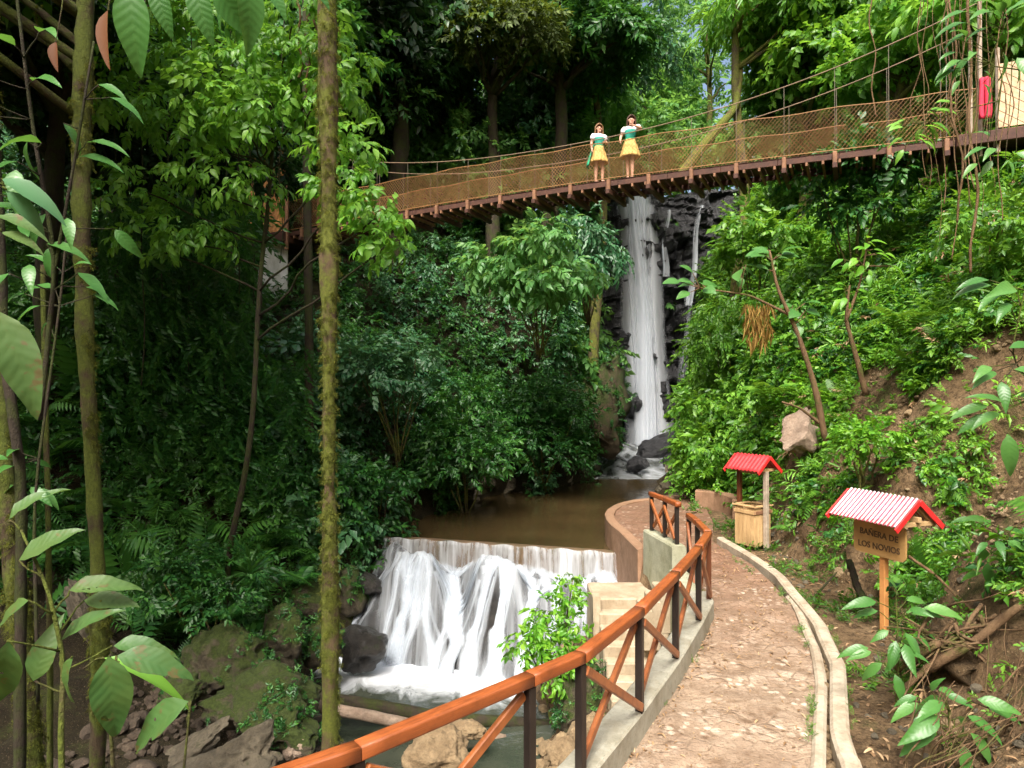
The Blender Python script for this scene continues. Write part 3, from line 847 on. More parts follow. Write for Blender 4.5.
# ================================================================== railing
def railing(name, nodes, label, posts, braces, zb_off=0.0, brown=(), w=.108, h=.09):
    """nodes: (x, y, ztop) of the handrail line"""
    root = empty(name, (nodes[0][0], nodes[0][1], .26), 0, label, 'railing')
    nd = np.array(nodes, float); n_ = len(nd)
    tg = np.diff(nd, axis=0); tg /= np.linalg.norm(tg, axis=1)[:, None]
    prof = []
    for cx_, cz_, a0 in ((w/2-.016, h/2-.016, 0), (-w/2+.016, h/2-.016, 90), (-w/2+.016, -h/2+.016, 180), (w/2-.016, -h/2+.016, 270)):
        for q_ in range(4):
            a = math.radians(a0+q_*30); prof.append((cx_+.016*math.cos(a), cz_+.016*math.sin(a)))
    kp = len(prof)
    def lat(i):                                   # mitred side vector at node i
        a = tg[max(i-1, 0)][:2]; b = tg[min(i, n_-2)][:2]
        na = np.array([a[1], -a[0]]); nb = np.array([b[1], -b[0]]); v = na+nb; v /= np.linalg.norm(v)
        return v/max(.5, float(v@nb))
    for i in range(n_-1):
        V, U = [], []; S = 9; ph = rng.uniform(0, 9)
        for s in range(S):
            f = s/(S-1); f2 = .003+f*.994
            c = nd[i]*(1-f2)+nd[i+1]*f2; L = lat(i)*(1-f)+lat(i+1)*f; dist = np.linalg.norm(nd[i+1]-nd[i])*f
            gw = 1+.025*math.sin(ph+dist*4)
            for q_, (a, u) in enumerate(prof):
                V.append((c[0]+L[0]*a*gw, c[1]+L[1]*a*gw, c[2]+u*gw)); U.append((dist+ph*3, q_/kp))
        ii = np.arange(S-1)[:, None]*kp; jj = np.arange(kp)[None]; j2 = (jj+1) % kp
        V += [tuple(np.mean(V[:kp], 0)), tuple(np.mean(V[S*kp-kp:S*kp], 0))]; U += [(0, 0), (0, 0)]
        T = [(S*kp, (q_+1) % kp, q_) for q_ in range(kp)]+[(S*kp+1, (S-1)*kp+q_, (S-1)*kp+(q_+1) % kp) for q_ in range(kp)]
        me = mesh_np('handrail', V, [np.stack([ii+jj, ii+j2, ii+kp+j2, ii+kp+jj], -1).reshape(-1, 4), T], True, uv=U)
        on(root, link('handrail', me, M['varnish']))
    for k, (x, y, zb, zt) in enumerate(posts):
        m = MB()
        dx = XL(y+.2)-XL(y-.2); a = math.atan2(.4, dx)
        R = Matrix.Rotation(a, 3, 'Z')
        m.box((x, y, (zb+zt)/2), (.07, .07, zt-zb), R, .006)
        on(root, m.build('post', M['post_brown'] if k in brown else M['post_dark']))
    for a, b in braces:
        x0, y0, zb0, zt0 = posts[a]; x1, y1, zb1, zt1 = posts[b]
        for s in (0, 1):
            p0 = Vector((x0, y0, (zt0-.04) if s else (zb0+.05))); p1 = Vector((x1, y1, (zb1+.05) if s else (zt1-.04)))
            d = (p1-p0).normalized(); sd = Vector((d.y, -d.x, 0)).normalized()*(.03 if s else -.03)
            m = MB(); m.beam(p0+d*.04+sd, p1-d*.04+sd, .045, .075, .008)
            on(root, m.build('brace', M['varnish_brace']))
    return root
zr = 1.20
nod = [(-2.6, 3.05, 1.2), (-1.75, 3.35, 1.2), (-.90, 3.99, zr), (.13, 4.98, zr), (.54, 5.39, zr), (1.21, 6.50, zr), (1.86, 7.78, zr), (2.47, 9.06, zr), (2.87, 9.98, zr)]
nod = [(x, y, z-.0) for x, y, z in nod]
def pz(x, y): return (x, y, .24, zr-.05)
pts = [pz(-1.75, 3.35), pz(-.90, 3.99), pz(.13, 4.98), pz(.54, 5.39), pz(1.21, 6.50), pz(1.86, 7.78), pz(2.47, 9.06), pz(2.87, 9.98)]
railing('wooden_railing', nod, 'long orange varnished railing with dark posts curving along the near path', pts, [(0, 1), (1, 2), (3, 4), (4, 5), (5, 6), (6, 7)], brown=(7,))
nod2 = [(2.87, 10.02, zr), (2.94, 10.85, zr), (3.0, 11.62, zr-.03)]
railing('wooden_railing', nod2, 'short orange railing end piece where the path meets the steps', [(2.94, 10.85, .02, zr-.05), (3.0, 11.60, .02, zr-.07)], [(0, 1)], w=.10, h=.09)
nod3 = [(3.02, 12.38, 1.22), (2.92, 13.0, 1.22), (2.78, 13.72, 1.22)]
railing('wooden_railing', nod3, 'short far railing standing on the greenish parapet by the pond', [(3.0, 12.45, .50, 1.17), (2.91, 13.02, .50, 1.17), (2.79, 13.66, .50, 1.17)], [(0, 1), (1, 2)], w=.10, h=.09)
# ================================================================== suspension bridge
BA, BB = np.array([-7.5, 24.53]), np.array([10.4, 15.36])
BD = (BB-BA)/np.linalg.norm(BB-BA); BN = np.array([BD[1], -BD[0]])   # BN points to the camera side
BL = float(np.linalg.norm(BB-BA)); HW = .62
def bz(t): return CAMZ+5.60+.20*math.sin(math.pi*min(max(t, 0), 1))-.06*t
def bp(t, side=0.0, dz=0.0):
    q = BA+BD*BL*t+BN*side
    return Vector((q[0], q[1], bz(t)+dz))
def cable_z(t):                                    # height of the carrying cable over the deck
    u = (t-.50)/.5
    return 1.12+1.75*abs(u)**2.2
br = empty('suspension_bridge', bp(.5), 0, 'wooden suspension footbridge with orange rope netting crossing high over the stream', 'bridge')
T_ = np.linspace(-.01, 1.0, 61)
def bbuild(name, m, mat): return on(br, m.build(name, M[mat]))
for s in (1, -1):
    m = MB()
    for t0, t1 in zip(T_[:-1:4], T_[4::4]):
        m.beam(bp(t0, s*(HW-.03), -.12), bp(t1, s*(HW-.03), -.12), .08, .14, .01)
    bbuild('stringer', m, 'wood_deck')
m = MB()
K = 118
for k in range(K):
    t = (k+.5)/K
    m.beam(bp(t, -HW+.02, -.022+.006*rng.normal()), bp(t, HW-.02, -.022+.006*rng.normal()), BL/K*.9, .035)
bbuild('deck_planks', m, 'wood_deck')
for k in range(56):
    t = (k+.5)/56; m = MB()
    m.beam(bp(t, -HW-.02, -.25), bp(t, HW+.05, -.24), .055, .09, .008)
    bbuild('joist', m, 'wood_strut')
NH = 18
for k in range(NH):
    t = (k+.5)/NH; m = MB()
    m.beam(bp(t, -HW-.16, -.36), bp(t, HW+.16, -.36), .11, .13, .012)
    bbuild('crossbeam', m, 'wood_deck')
    for s in (1, -1):
        m = MB(); m.box(bp(t, s*(HW+.06), -.17), (.10, .10, .30), Matrix.Rotation(math.atan2(BD[1], BD[0]), 3, 'Z'), .015)
        bbuild('bracket', m, 'wood_strut')
        m = MB(); m.tube([bp(t, s*(HW+.02), -.05), bp(t, s*(HW+.02), cable_z(t))], .007, 5)
        bbuild('hanger', m, 'hanger')
for s in (1, -1):
    m = MB()
    m.tube([bp(t, s*(HW+.02), cable_z(t)) for t in np.linspace(-.03, 1.0, 50)], .013, 6)
    bbuild('carrying_cable', m, 'cable')
    m = MB()
    m.tube([bp(t, s*(HW+.02), 1.02+.02*math.sin(t*60)) for t in np.linspace(-.01, 1.0, 120)], .014, 5)
    m.tube([bp(t, s*(HW+.02), .03) for t in np.linspace(-.01, 1.0, 60)], .014, 5)
    bbuild('side_rope', m, 'net')
    m = MB(); nd = 210; hgt = 1.0; span = .05
    for k in range(nd):
        for dr in (1, -1):
            t0 = k/nd; t1 = t0+dr*hgt/BL*.85
            if not (-.01 < t1 < 1.01): continue
            pp = []
            for j in range(4):
                f = j/3
                pp.append(bp(t0+(t1-t0)*f, s*(HW+.02+.03*math.sin(f*math.pi)), .03+.99*f))
            m.tube(pp, .0034, 3, cap=False)
    on(br, link('netting', m.mesh('netting', False, False), M['net']))
# right bank platform: diagonal boards, posts
pr = empty('bridge_platform', (11.6, 14.7, 9.0), 0, 'wooden bridgehead at the right end of the footbridge clad in pale diagonal boards', 'platform')
q0 = bp(1.0, 0); 
def lp(a, b, dz): # along the bridge axis from its right end, to the camera side
    q = BB+BD*a+BN*b
    return Vector((q[0], q[1], bz(1)+dz))
def boards(rootobj, p00, ux, uz, L, Hh, mat, ang, wd=.14, gap=.012, th=.03, nrm=None):
    """diagonal cladding: clip strips to the rectangle L x Hh spanned by ux, uz"""
    m = MB(); p00 = Vector(p00); ux = Vector(ux).normalized(); uz = Vector(uz).normalized(); nr = ux.cross(uz)
    ca, sa = math.cos(ang), math.sin(ang)
    def clip(poly, f):
        out = []
        for a, b in zip(poly, poly[1:]+poly[:1]):
            fa, fb = f(a), f(b)
            if fa >= 0: out.append(a)
            if fa*fb < 0:
                k = fa/(fa-fb); out.append((a[0]+(b[0]-a[0])*k, a[1]+(b[1]-a[1])*k))
        return out
    R = L+Hh; k = -R
    while k < R:
        poly = [(-R*ca-k*sa*1.0, -R*sa+k*ca), (R*ca-k*sa, R*sa+k*ca), (R*ca-(k+wd-gap)*sa, R*sa+(k+wd-gap)*ca), (-R*ca-(k+wd-gap)*sa, -R*sa+(k+wd-gap)*ca)]
        for f in (lambda q: q[0], lambda q: L-q[0], lambda q: q[1], lambda q: Hh-q[1]):
            if poly: poly = clip(poly, f)
        if len(poly) > 2:
            off = nr*rng.uniform(0, .006)
            m.prism([p00+ux*a+uz*b+off for a, b in poly], nr*th)
        k += wd
    return on(rootobj, m.build('boarding', M[mat]))
bd3 = Vector((BD[0], BD[1], 0)); bn3 = Vector((BN[0], BN[1], 0))
boards(pr, lp(.35, .85, .02), bd3, (0, 0, 1), 2.6, 1.35, 'wood_board', math.radians(-38), .17)
m = MB(); m.box(lp(1.4, 0, -.16), (3.6, 1.9, .26), Matrix.Rotation(math.atan2(BD[1], BD[0]), 3, 'Z'), .02)
on(pr, m.build('floor_slab', M['wood_deck']))
for a, b, hh in ((.35, .80, 1.75), (2.9, .9, 1.75), (.05, -.74, 2.9), (.05, .70, 2.9)):
    m = MB(); m.box(lp(a, b, hh/2-.25), (.07, .07, hh+.5), None, .012); on(pr, m.build('post', M['wood_grey']))
# the red cloth
m = MB(); V = []
for a in range(9):
    for b in range(14):
        u, v = a/8, b/13
        p = lp(.10+.21*(u-.5)*(1-.35*v)*(.55+.9*(1-abs(v-.8))), 1.0+.05*math.sin(u*11)+.03*v, 1.08-.88*v)
        V.append(p)
i = np.arange(8)[:, None]*14+np.arange(13)[None]
me = mesh_np('red_cloth', V, [np.stack([i, i+14, i+15, i+1], -1).reshape(-1, 4)])
o = link('red_cloth', me, M['red_cloth']); md = o.modifiers.new('thick', 'SOLIDIFY'); md.thickness = .03
tag(o, 'red cloth hanging on the boarded bridgehead at the right end of the footbridge', 'cloth')
# left bank platform with white pier
pl_ = empty('bridge_platform', (-9.3, 25.4, 9.0), 0, 'left bridgehead of orange diagonal boards on a white plastered pier', 'platform')
def ll(a, b, dz):
    q = BA-BD*a+BN*b
    return Vector((q[0], q[1], bz(0)+dz))
boards(pl_, ll(1.75, .9, -.05), bd3, (0, 0, 1), 1.7, 2.9, 'wood_orange', math.radians(48), .16)
m = MB(); m.box(ll(1.3, 0, -.25), (2.6, 2.0, .35), Matrix.Rotation(math.atan2(BD[1], BD[0]), 3, 'Z'), .02)
on(pl_, m.build('floor_slab', M['wood_deck']))
m = MB(); m.box(ll(1.0, .5, -2.4), (1.05, 1.0, 4.0), Matrix.Rotation(math.radians(18), 3, 'Z'), .03); on(pl_, m.build('pier', M['plaster']))
for b in (-.8, .8):
    m = MB(); m.box(ll(.02, b, .9), (.12, .12, 3.2), None, .012); on(pl_, m.build('post', M['wood_strut']))
# white wall of the bank shelter glimpsed through the leaves
o = empty('shelter_wall', (-13, 25.8, 6), 0, 'white plastered wall glimpsed through the leaves left of the footbridge', 'wall')
m = MB(); m.box((-13.0, 26.0, 7.4), (3.2, .25, 3.2), None, .02); on(o, m.build('panel', M['plaster']))
m = MB(); m.box((-13.0, 25.9, 9.15), (3.6, .9, .22), None, .02); on(o, m.build('eave', M['wood_orange']))

# ================================================================== the two women
def skin_mesh(name, verts, edges, root=0, lv=2):
    me = bpy.data.meshes.new(name+'_sk'); me.from_pydata([v[:3] for v in verts], edges, [])
    o = bpy.data.objects.new(name+'_sk', me); COL.objects.link(o)
    md = o.modifiers.new('s', 'SKIN'); md.use_smooth_shade = True
    sv = me.skin_vertices[0].data
    for k, v in enumerate(verts):
        r = v[3]; sv[k].radius = (r, r) if np.isscalar(r) else r
        sv[k].use_root = (k == root)
    sb = o.modifiers.new('u', 'SUBSURF'); sb.levels = lv
    dg = bpy.context.evaluated_depsgraph_get()
    out = bpy.data.meshes.new_from_object(o.evaluated_get(dg)); out.name = name
    bpy.data.objects.remove(o); bpy.data.meshes.remove(me)
    return out
def join_meshes(name, meshes):
    bm = bmesh.new()
    for me in meshes: bm.from_mesh(me)
    out = bpy.data.meshes.new(name); bm.to_mesh(out); bm.free()
    for p in out.polygons: p.use_smooth = True
    return out
def blob_mesh(name, rings, n=18, jitter=0.0, fold=0, famp=0.0):
    """rings: (cx, cy, z, rx, ry)"""
    V = []
    for k, (cx, cy, z, rx, ry) in enumerate(rings):
        for j in range(n):
            a = j/n*2*math.pi
            f = 1+(famp*math.sin(a*fold+.6*math.sin(a*3))*(k/(len(rings)-1)) if fold else 0)
            V.append((cx+rx*f*math.cos(a), cy+ry*f*math.sin(a), z))
    m = len(rings); i = np.arange(m-1)[:, None]*n; j = np.arange(n)[None]; j2 = (j+1) % n
    V += [(rings[0][0], rings[0][1], rings[0][2]), (rings[-1][0], rings[-1][1], rings[-1][2])]
    T = [(m*n, (k+1) % n, k) for k in range(n)]+[(m*n+1, (m-1)*n+k, (m-1)*n+(k+1) % n) for k in range(n)]
    return mesh_np(name, V, [np.stack([i+j, i+j2, i+n+j2, i+n+j], -1).reshape(-1, 4), T])
def hand_chain(wr, d, palm_n, sc=1.0):
    """fingers as separate tapered tubes rooted in the palm; d: direction of the hand, palm_n: palm normal"""
    d = Vector(d).normalized(); pn = Vector(palm_n); pn = (pn-d*pn.dot(d)).normalized(); s = d.cross(pn)
    m = MB(); wr = Vector(wr)
    for k, ln in enumerate((.062, .072, .068, .052)):
        b = wr+d*.075*sc+s*(k-1.5)*.019*sc
        p = [b-d*.02, b+d*ln*.45*sc, b+d*ln*.8*sc+pn*.014, b+d*ln*sc*.98+pn*.034]
        m.tube(p, [.0095, .009, .008, .006], 7)
    b = wr+d*.025*sc-s*.030*sc
    m.tube([b+s*.01, b+d*.025-s*.018, b+d*.05-s*.022+pn*.01, b+d*.07-s*.014+pn*.02], [.012, .011, .0095, .007], 7)
    return m.mesh('fingers', True)
def woman(loc, rz, label, armL, armR, head_turn, hair_mat, tilt=0.0, apron=False, legs=((-.09, .02), (.09, -.03))):
    root = empty('person', loc, rz, label, 'person')
    # +Y is where she faces; x>0 is her right
    V = [(0, 0, .93, (.135, .105)), (0, .0, 1.07, (.105, .085)), (tilt*.4, .01, 1.20, (.125, .095)), (tilt*.7, 0, 1.34, (.12, .085)), (tilt, -.005, 1.41, .055), (tilt*1.1, .01, 1.455, .046), (tilt*1.2, .02, 1.54, (.072, .088)), (tilt*1.2, .015, 1.62, (.066, .082))]
    E = [(0, 1), (1, 2), (2, 3), (3, 4), (4, 5), (5, 6), (6, 7)]
    def chain(base, pts):
        pv = base
        for p in pts:
            V.append(p); E.append((pv, len(V)-1)); pv = len(V)-1
    hands = []
    for sx, arm in ((1, armR), (-1, armL)):
        el, wr, hd = arm
        chain(3, [(tilt*.7+sx*.15, -.01, 1.36, .055), (*el, .040), (*[(a+b)/2 for a, b in zip(el, wr)], .035), (*wr, .025), (*(Vector(wr)+Vector(hd).normalized()*.055), (.030, .020)), (*(Vector(wr)+Vector(hd).normalized()*.085), (.028, .016))])
        hands.append(hand_chain(wr, hd, (-sx*.5, .4, -.5)))
    for k, sx in enumerate((-1, 1)):
        fx, fy = legs[k]
        chain(0, [(sx*.085, 0, .82, .085), (fx, .015+fy*.4, .48, .058), (fx, .0+fy*.8, .33, .056), (fx, -.01+fy, .09, .036), (fx, .045+fy, .035, .036), (fx+sx*.012, .15+fy, .024, .028)])
    body = skin_mesh('body', V, E, 0, 2)
    # face: nose, ears, chin
    fm = MB(); hx = tilt*1.2
    fm.tube([(hx, .095, 1.575), (hx, .116, 1.548), (hx, .105, 1.538)], [.006, .013, .009], 7)
    for s in (1, -1):
        fm.tube([(hx+s*.070, .015, 1.585), (hx+s*.079, .005, 1.565), (hx+s*.070, .015, 1.54)], [.008, .012, .007], 6)
    fm.tube([(hx-.03, .075, 1.485), (hx, .092, 1.478), (hx+.03, .075, 1.485)], [.016, .02, .016], 7)
    me = join_meshes('body', [body, fm.mesh('f', True)]+hands)
    # turn the head a little
    for v in me.vertices:
        if v.co.z > 1.46:
            k = min(1, (v.co.z-1.46)/.05); q = Matrix.Rotation(head_turn*k, 3, 'Z') @ Vector((v.co.x-hx, v.co.y, 0)); v.co.x, v.co.y = q.x+hx, q.y
    b = link('body', me, M['skin'], root)
    def hp(x, y, z):
        q = Matrix.Rotation(head_turn, 3, 'Z') @ Vector((x, y, 0)); return (q.x+hx, q.y, z)
    m = MB()
    for s in (1, -1): m.tube([hp(s*.042, .082, 1.572), hp(s*.03, .094, 1.575), hp(s*.018, .092, 1.572)], [.004, .008, .004], 6)
    m.build('eyes', M['eye'], root, True)
    m = MB(); m.tube([hp(-.026, .094, 1.512), hp(0, .104, 1.510), hp(.026, .094, 1.512)], [.004, .008, .004], 6); m.build('lips', M['lips'], root, True)
    # long hair down the back and both shoulders
    HV = []; nr, na = 16, 24
    for r in range(nr):
        f = r/(nr-1)
        for a in range(na):
            th = -math.pi*.5+(a/(na-1)-.5)*2*math.pi*(.62 if f > .22 else .62+.38*(1-f/.22)**1.5)
            zt = 1.715-f*.46; rad = (.02+.10*math.sin(min(1, f/.28)*math.pi/2)) if f < .28 else .118+.02*(f-.28)
            wv = 1+.05*math.sin(a*2.1+f*9)
            HV.append(hp(math.cos(th)*rad*wv*.95, math.sin(th)*rad*wv*1.0+.0-.03*max(0, f-.3), zt+.01*math.sin(a*1.7)))
    i = np.arange(nr-1)[:, None]*na+np.arange(na-1)[None]
    o = link('hair', mesh_np('hair', HV, [np.stack([i, i+1, i+na+1, i+na], -1).reshape(-1, 4)]), M[hair_mat], root)
    md = o.modifiers.new('s', 'SOLIDIFY'); md.thickness = .022; md.offset = 0
    # clothes
    sk = [(0, 0, 1.075, .125, .105), (0, 0, 1.0, .145, .125), (0, 0, .88, .19, .17), (0, .0, .74, .225, .20), (0, .0, .64, .25, .225), (0, 0, .585, .262, .24), (0, 0, .585, .245, .22), (0, 0, .75, .20, .17), (0, 0, .95, .14, .11)]
    link('skirt', blob_mesh('skirt', sk, 72, fold=8+int(apron)*3, famp=.15), M['skirt'], root)
    bo = [(0, 0, 1.06, .13, .11), (tilt*.2, .0, 1.12, .125, .105), (tilt*.4, .012, 1.20, .145, .118), (tilt*.55, .014, 1.27, .158, .125), (tilt*.6, .01, 1.31, .155, .112)]
    link('bodice', blob_mesh('bodice', bo, 24), M['bodice'], root)
    bl = [(tilt*.5, .01, 1.24, .150, .115), (tilt*.65, .008, 1.31, .170, .116), (tilt*.75, .004, 1.365, .185, .10), (tilt*.8, 0, 1.40, .15, .085), (tilt*.9, 0, 1.405, .10, .07)]
    link('blouse', blob_mesh('blouse', bl, 24), M['blouse'], root)
    for sx, arm in ((1, armR), (-1, armL)):
        a = Vector((tilt*.7+sx*.155, -.01, 1.375)); e = Vector(arm[0]); m = MB(); e2 = a+(e-a)*.6
        m.tube([a+(a-e)*.08, a+(e2-a)*.3, a+(e2-a)*.7, e2], [.055, .082, .080, .056], 14); m.build('sleeve', M['blouse'], root, True)
    m = MB(); m.lathe([(.128, 1.05), (.134, 1.055), (.134, 1.085), (.128, 1.09)], 24); o = m.build('sash', M['apron'], root)
    o.scale = (1, .86, 1)
    if apron:
        AV = []
        for a in range(10):
            for c_ in range(12):
                u, v = a/9, c_/11
                th = math.radians(20+70*u-75)
                r = .135+.19*v**.8+.02*math.sin(u*16)*v
                AV.append((math.cos(th)*r*1.08+.02, math.sin(th)*r*.95+.02, 1.08-.62*v))
        i = np.arange(9)[:, None]*12+np.arange(11)[None]
        o = link('apron', mesh_np('apron', AV, [np.stack([i, i+12, i+13, i+1], -1).reshape(-1, 4)]), M['apron'], root)
        md = o.modifiers.new('s', 'SOLIDIFY'); md.thickness = .012
    for k, sx in enumerate((-1, 1)):
        fx, fy = legs[k]
        me = blob_mesh('shoe', [(fx+sx*.005, .055+fy, .002, .040, .115), (fx+sx*.005, .055+fy, .025, .044, .12), (fx+sx*.005, .03+fy, .052, .040, .085), (fx, .0+fy, .068, .034, .05)], 16)
        link('shoe', me, M['shoe'], root)
    return root
def at_bridge(px):
    best = min(np.linspace(0, 1, 2001), key=lambda t: abs(512+FPX*bp(t)[0]/bp(t)[1]-px))
    return best
t1, t2 = at_bridge(604), at_bridge(634.5)
p1, p2 = bp(t1, .38, .0), bp(t2, .38, .0)
w1 = woman(p1, math.radians(196), 'woman on the footbridge in a yellow skirt with a green cloth at her hip', ((-.22, .03, 1.14), (-.12, .20, 1.10), (.6, .55, .15)), ((.235, -.01, 1.13), (.26, .10, .93), (.1, .3, -1)), math.radians(-12), 'hair_light', 0.0, True, ((-.095, .03), (.085, -.03)))
w2 = woman(p2, math.radians(160), 'dark haired woman on the footbridge in a yellow skirt, one arm raised', ((-.31, .06, 1.30), (-.16, .24, 1.33), (.9, .25, .1)), ((.245, .02, 1.15), (.23, .16, 1.00), (-.1, .6, -.6)), math.radians(14), 'hair', -.03, False, ((-.06, .02), (.07, -.05)))
w1.scale = (.98,)*3; w2.scale = (1.03,)*3

# ================================================================== roofed wooden sign
def gable_roof(root, c, L, half, rise, mat_top, corr, name='roof', over=.0, trim=True, rot=0.0):
    """ridge along local X"""
    V, U, Q = [], [], []
    nx_ = corr*8+1; ny_ = 5
    for sd in (1, -1):
        n0 = len(V)
        for a in range(nx_):
            x = (a/(nx_-1)-.5)*L
            wv = .5-.5*math.cos(a/8*2*math.pi)
            for b in range(ny_):
                f = b/(ny_-1)
                V.append((x, sd*half*f, -rise*f+.022*wv)); U.append((wv, f))
        for a in range(nx_-1):
            for b in range(ny_-1):
                k = n0+a*ny_+b; Q.append((k, k+1, k+ny_+1, k+ny_))
    o = link(name, mesh_np(name, V, [Q], uv=U), M[mat_top], root); o.location = c
    md = o.modifiers.new('s', 'SOLIDIFY'); md.thickness = .006; md.offset = -1
    if trim:
        for sx in (1, -1):
            for sd in (1, -1):
                m = MB(); x = sx*(L/2+.012)
                m.beam((x, 0, -.02), (x, sd*(half+.02), -rise-.02-.02), .022, .075, .004)
                b = m.build('barge_board', M['red_paint'], o)
    return o
sg = empty('roofed_sign', (5.12, 9.45, 0), math.radians(-70), 'wooden notice board on a post under a little red and white striped tin roof', 'sign')
m = MB(); m.box((0.02, 0, .62), (.085, .085, 1.35), None, .008); m.build('post', M['wood_orange'], sg)
gable_roof(sg, (0, 0, 1.86), 1.12, .40, .34, 'roof_stripes', 17)
# board with rounded corners
poly = []
bw, bh, r = .42, .235, .07
for cx_, cz_, a0 in ((bw-r, bh-r, 0), (-bw+r, bh-r, 90), (-bw+r, -bh+r, 180), (bw-r, -bh+r, 270)):
    for k in range(5):
        a = math.radians(a0+k*22.5); poly.append((cx_+r*math.cos(a), -.075, 1.245+cz_+r*math.sin(a)))
m = MB(); m.prism(poly, (0, .028, 0)); bdo = m.build('board', M['wood_sign'], sg)
for txt, z, s in (('BAÑERA DE', 1.265, .118), ('LOS NOVIOS', 1.10, .118)):
    cu = bpy.data.curves.new('t', 'FONT'); cu.body = txt; cu.size = s; cu.align_x = 'CENTER'; cu.extrude = .003; cu.offset = .002; cu.resolution_u = 3
    to = bpy.data.objects.new('t', cu); COL.objects.link(to)
    me = bpy.data.meshes.new_from_object(to.evaluated_get(bpy.context.evaluated_depsgraph_get()))
    bpy.data.objects.remove(to); bpy.data.curves.remove(cu)
    lo = link('lettering', me, M['letters'], bdo); lo.location = (0.0, -.0775, z); lo.rotation_euler = (math.radians(90), math.radians(1.6 if z > 1.2 else -1.0), 0)
for x in (-.5, .5):
    m = MB(); m.beam((x, -.34, 1.535), (x, .34, 1.535), .06, .06, .006); m.build('tie_beam', M['wood_pale'], sg)
m = MB(); m.beam((-.58, 0, 1.60), (.58, 0, 1.60), .055, .07, .006); m.build('ridge_beam', M['wood_pale'], sg)
for x in (.5, -.5):
    for s in (1, -1):
        m = MB(); m.beam((x, s*.34, 1.50), (x, 0, 1.80), .05, .045, .005); m.build('rafter', M['wood_pale'], sg)

# ================================================================== little wishing well
wl = empty('wishing_well', (5.12, 14.55, 0), math.radians(-58), 'small square wooden wishing well of vertical boards under a red gable roof', 'well')
R_ = .25
for side in range(4):
    Rm = Matrix.Rotation(side*math.pi/2, 3, 'Z')
    for k in range(5):
        hh = .80+.012*rng.normal(); m = MB()
        c_ = Rm @ Vector((-.2+.1*k, R_, 0)); m.box((c_.x, c_.y, hh/2+.03+.01*rng.normal()), (.094, .024, hh), Rm, .004)
        m.build('board', M['wood_pale'], wl)
    m = MB(); c_ = Rm @ Vector((0, R_+.022, .74)); m.box(c_, (.57, .02, .07), Rm, .004); m.build('batten', M['wood_strut'] if side % 2 else M['wood_pale'], wl)
    m = MB(); c_ = Rm @ Vector((0, R_+.005, .865)); m.box(c_, (.60-.004*side, .085, .035), Rm, .006); m.build('rim', M['wood_pale'], wl)
for x, mt in ((-.34, 'post_brown'), (.34, 'wood_grey')):
    m = MB(); m.box((x, 0, .80), (.09, .09, 1.6), None, .008); m.build('post', M[mt], wl)
m = MB(); m.beam((-.34, 0, 1.56), (.34, 0, 1.56), .06, .08, .006); m.beam((-.34, -.27, 1.62), (-.34, .27, 1.62), .05, .06, .006); m.beam((.34, -.27, 1.62), (.34, .27, 1.62), .05, .06, .006)
m.build('frame', M['wood_pale'], wl)
gable_roof(wl, (0, 0, 1.92), .86, .36, .31, 'red_roof', 9)
# a fallen branch leaning on the sign bank, and the brown stick in front of it
def stick(name, pts, r, mat, label, cat, n=7, jit=.12):
    m = MB(); pts = np.array([tuple(p) for p in pts]); t = np.linspace(0, 1, len(pts)); tt = np.linspace(0, 1, len(pts)*6)
    q = np.stack([np.interp(tt, t, pts[:, k]) for k in range(3)], 1)
    q[1:-1] = (q[:-2]+q[1:-1]*2+q[2:])/4
    rr = np.interp(tt, [0, 1], r if not np.isscalar(r) else (r, r))
    m.tube(q, rr, n, jit=jit)
    return tag(m.build(name, M[mat], None, True), label, cat)
stick('stick', [P(908, 556, 8.9), P(935, 575, 8.6), P(960, 600, 8.2), P(985, 622, 7.8)], (.018, .02), 'vine', 'thin bent brown stick leaning in front of the notice board', 'stick')
stick('stick', [P(848, 560, 10.6), P(858, 590, 10.3), P(866, 603, 10.1)], (.05, .06), 'bark_dark', 'short dark stump leaning behind the notice board post', 'stick')
stick('stick', [P(808, 597, 10.9)+Vector((0, 0, -.08)), P(826, 583, 11.2)+Vector((0, 0, .0)), P(836, 572, 11.4)], (.02, .012), 'bark_dark', 'broken twig lying on the dirt beside the outer kerb', 'twig')

# ================================================================== rocks
def rock_me(name, seed, dims, facets=9, rough=.06, sub=4, cut=(.62, .9)):
    r = np.random.default_rng(seed)
    bm = bmesh.new(); bmesh.ops.create_icosphere(bm, subdivisions=sub, radius=1)
    me = bpy.data.meshes.new(name); bm.to_mesh(me); bm.free()
    n = len(me.vertices); co = np.empty(n*3); me.vertices.foreach_get('co', co); co = co.reshape(-1, 3)
    for k in range(facets):
        d = r.normal(size=3); d /= np.linalg.norm(d); c_ = r.uniform(*cut)
        s = co@d-c_
        co -= np.maximum(s, 0)[:, None]*d*.92
    nn = co/np.linalg.norm(co, axis=1)[:, None]
    co += nn*(rough*1.3*N3.fbm(co+seed*3.1, 1.7, 4)-rough*.8*np.abs(N3b.fbm(co+seed*1.7, 3.1, 4))+rough*.3*N3.fbm(co*np.array([1, 1, 2.2])+seed, 9, 2))[:, None]
    co *= np.array(dims)
    me.vertices.foreach_set('co', co.ravel()); me.update()
    me.polygons.foreach_set('use_smooth', np.ones(len(me.polygons), bool))
    return me
def rock(px, py, d, dims, mat, label, seed, rot=(0, 0, 0), name='boulder', cat='boulder', facets=9, rough=.06, cut=(.62, .9), group=None):
    o = link(name, rock_me(name, seed, dims, facets, rough, 5 if d < 13 else 4, cut), M[mat])
    o.location = P(px, py, d); o.rotation_euler = [math.radians(a) for a in rot]
    return tag(o, label, cat, group)
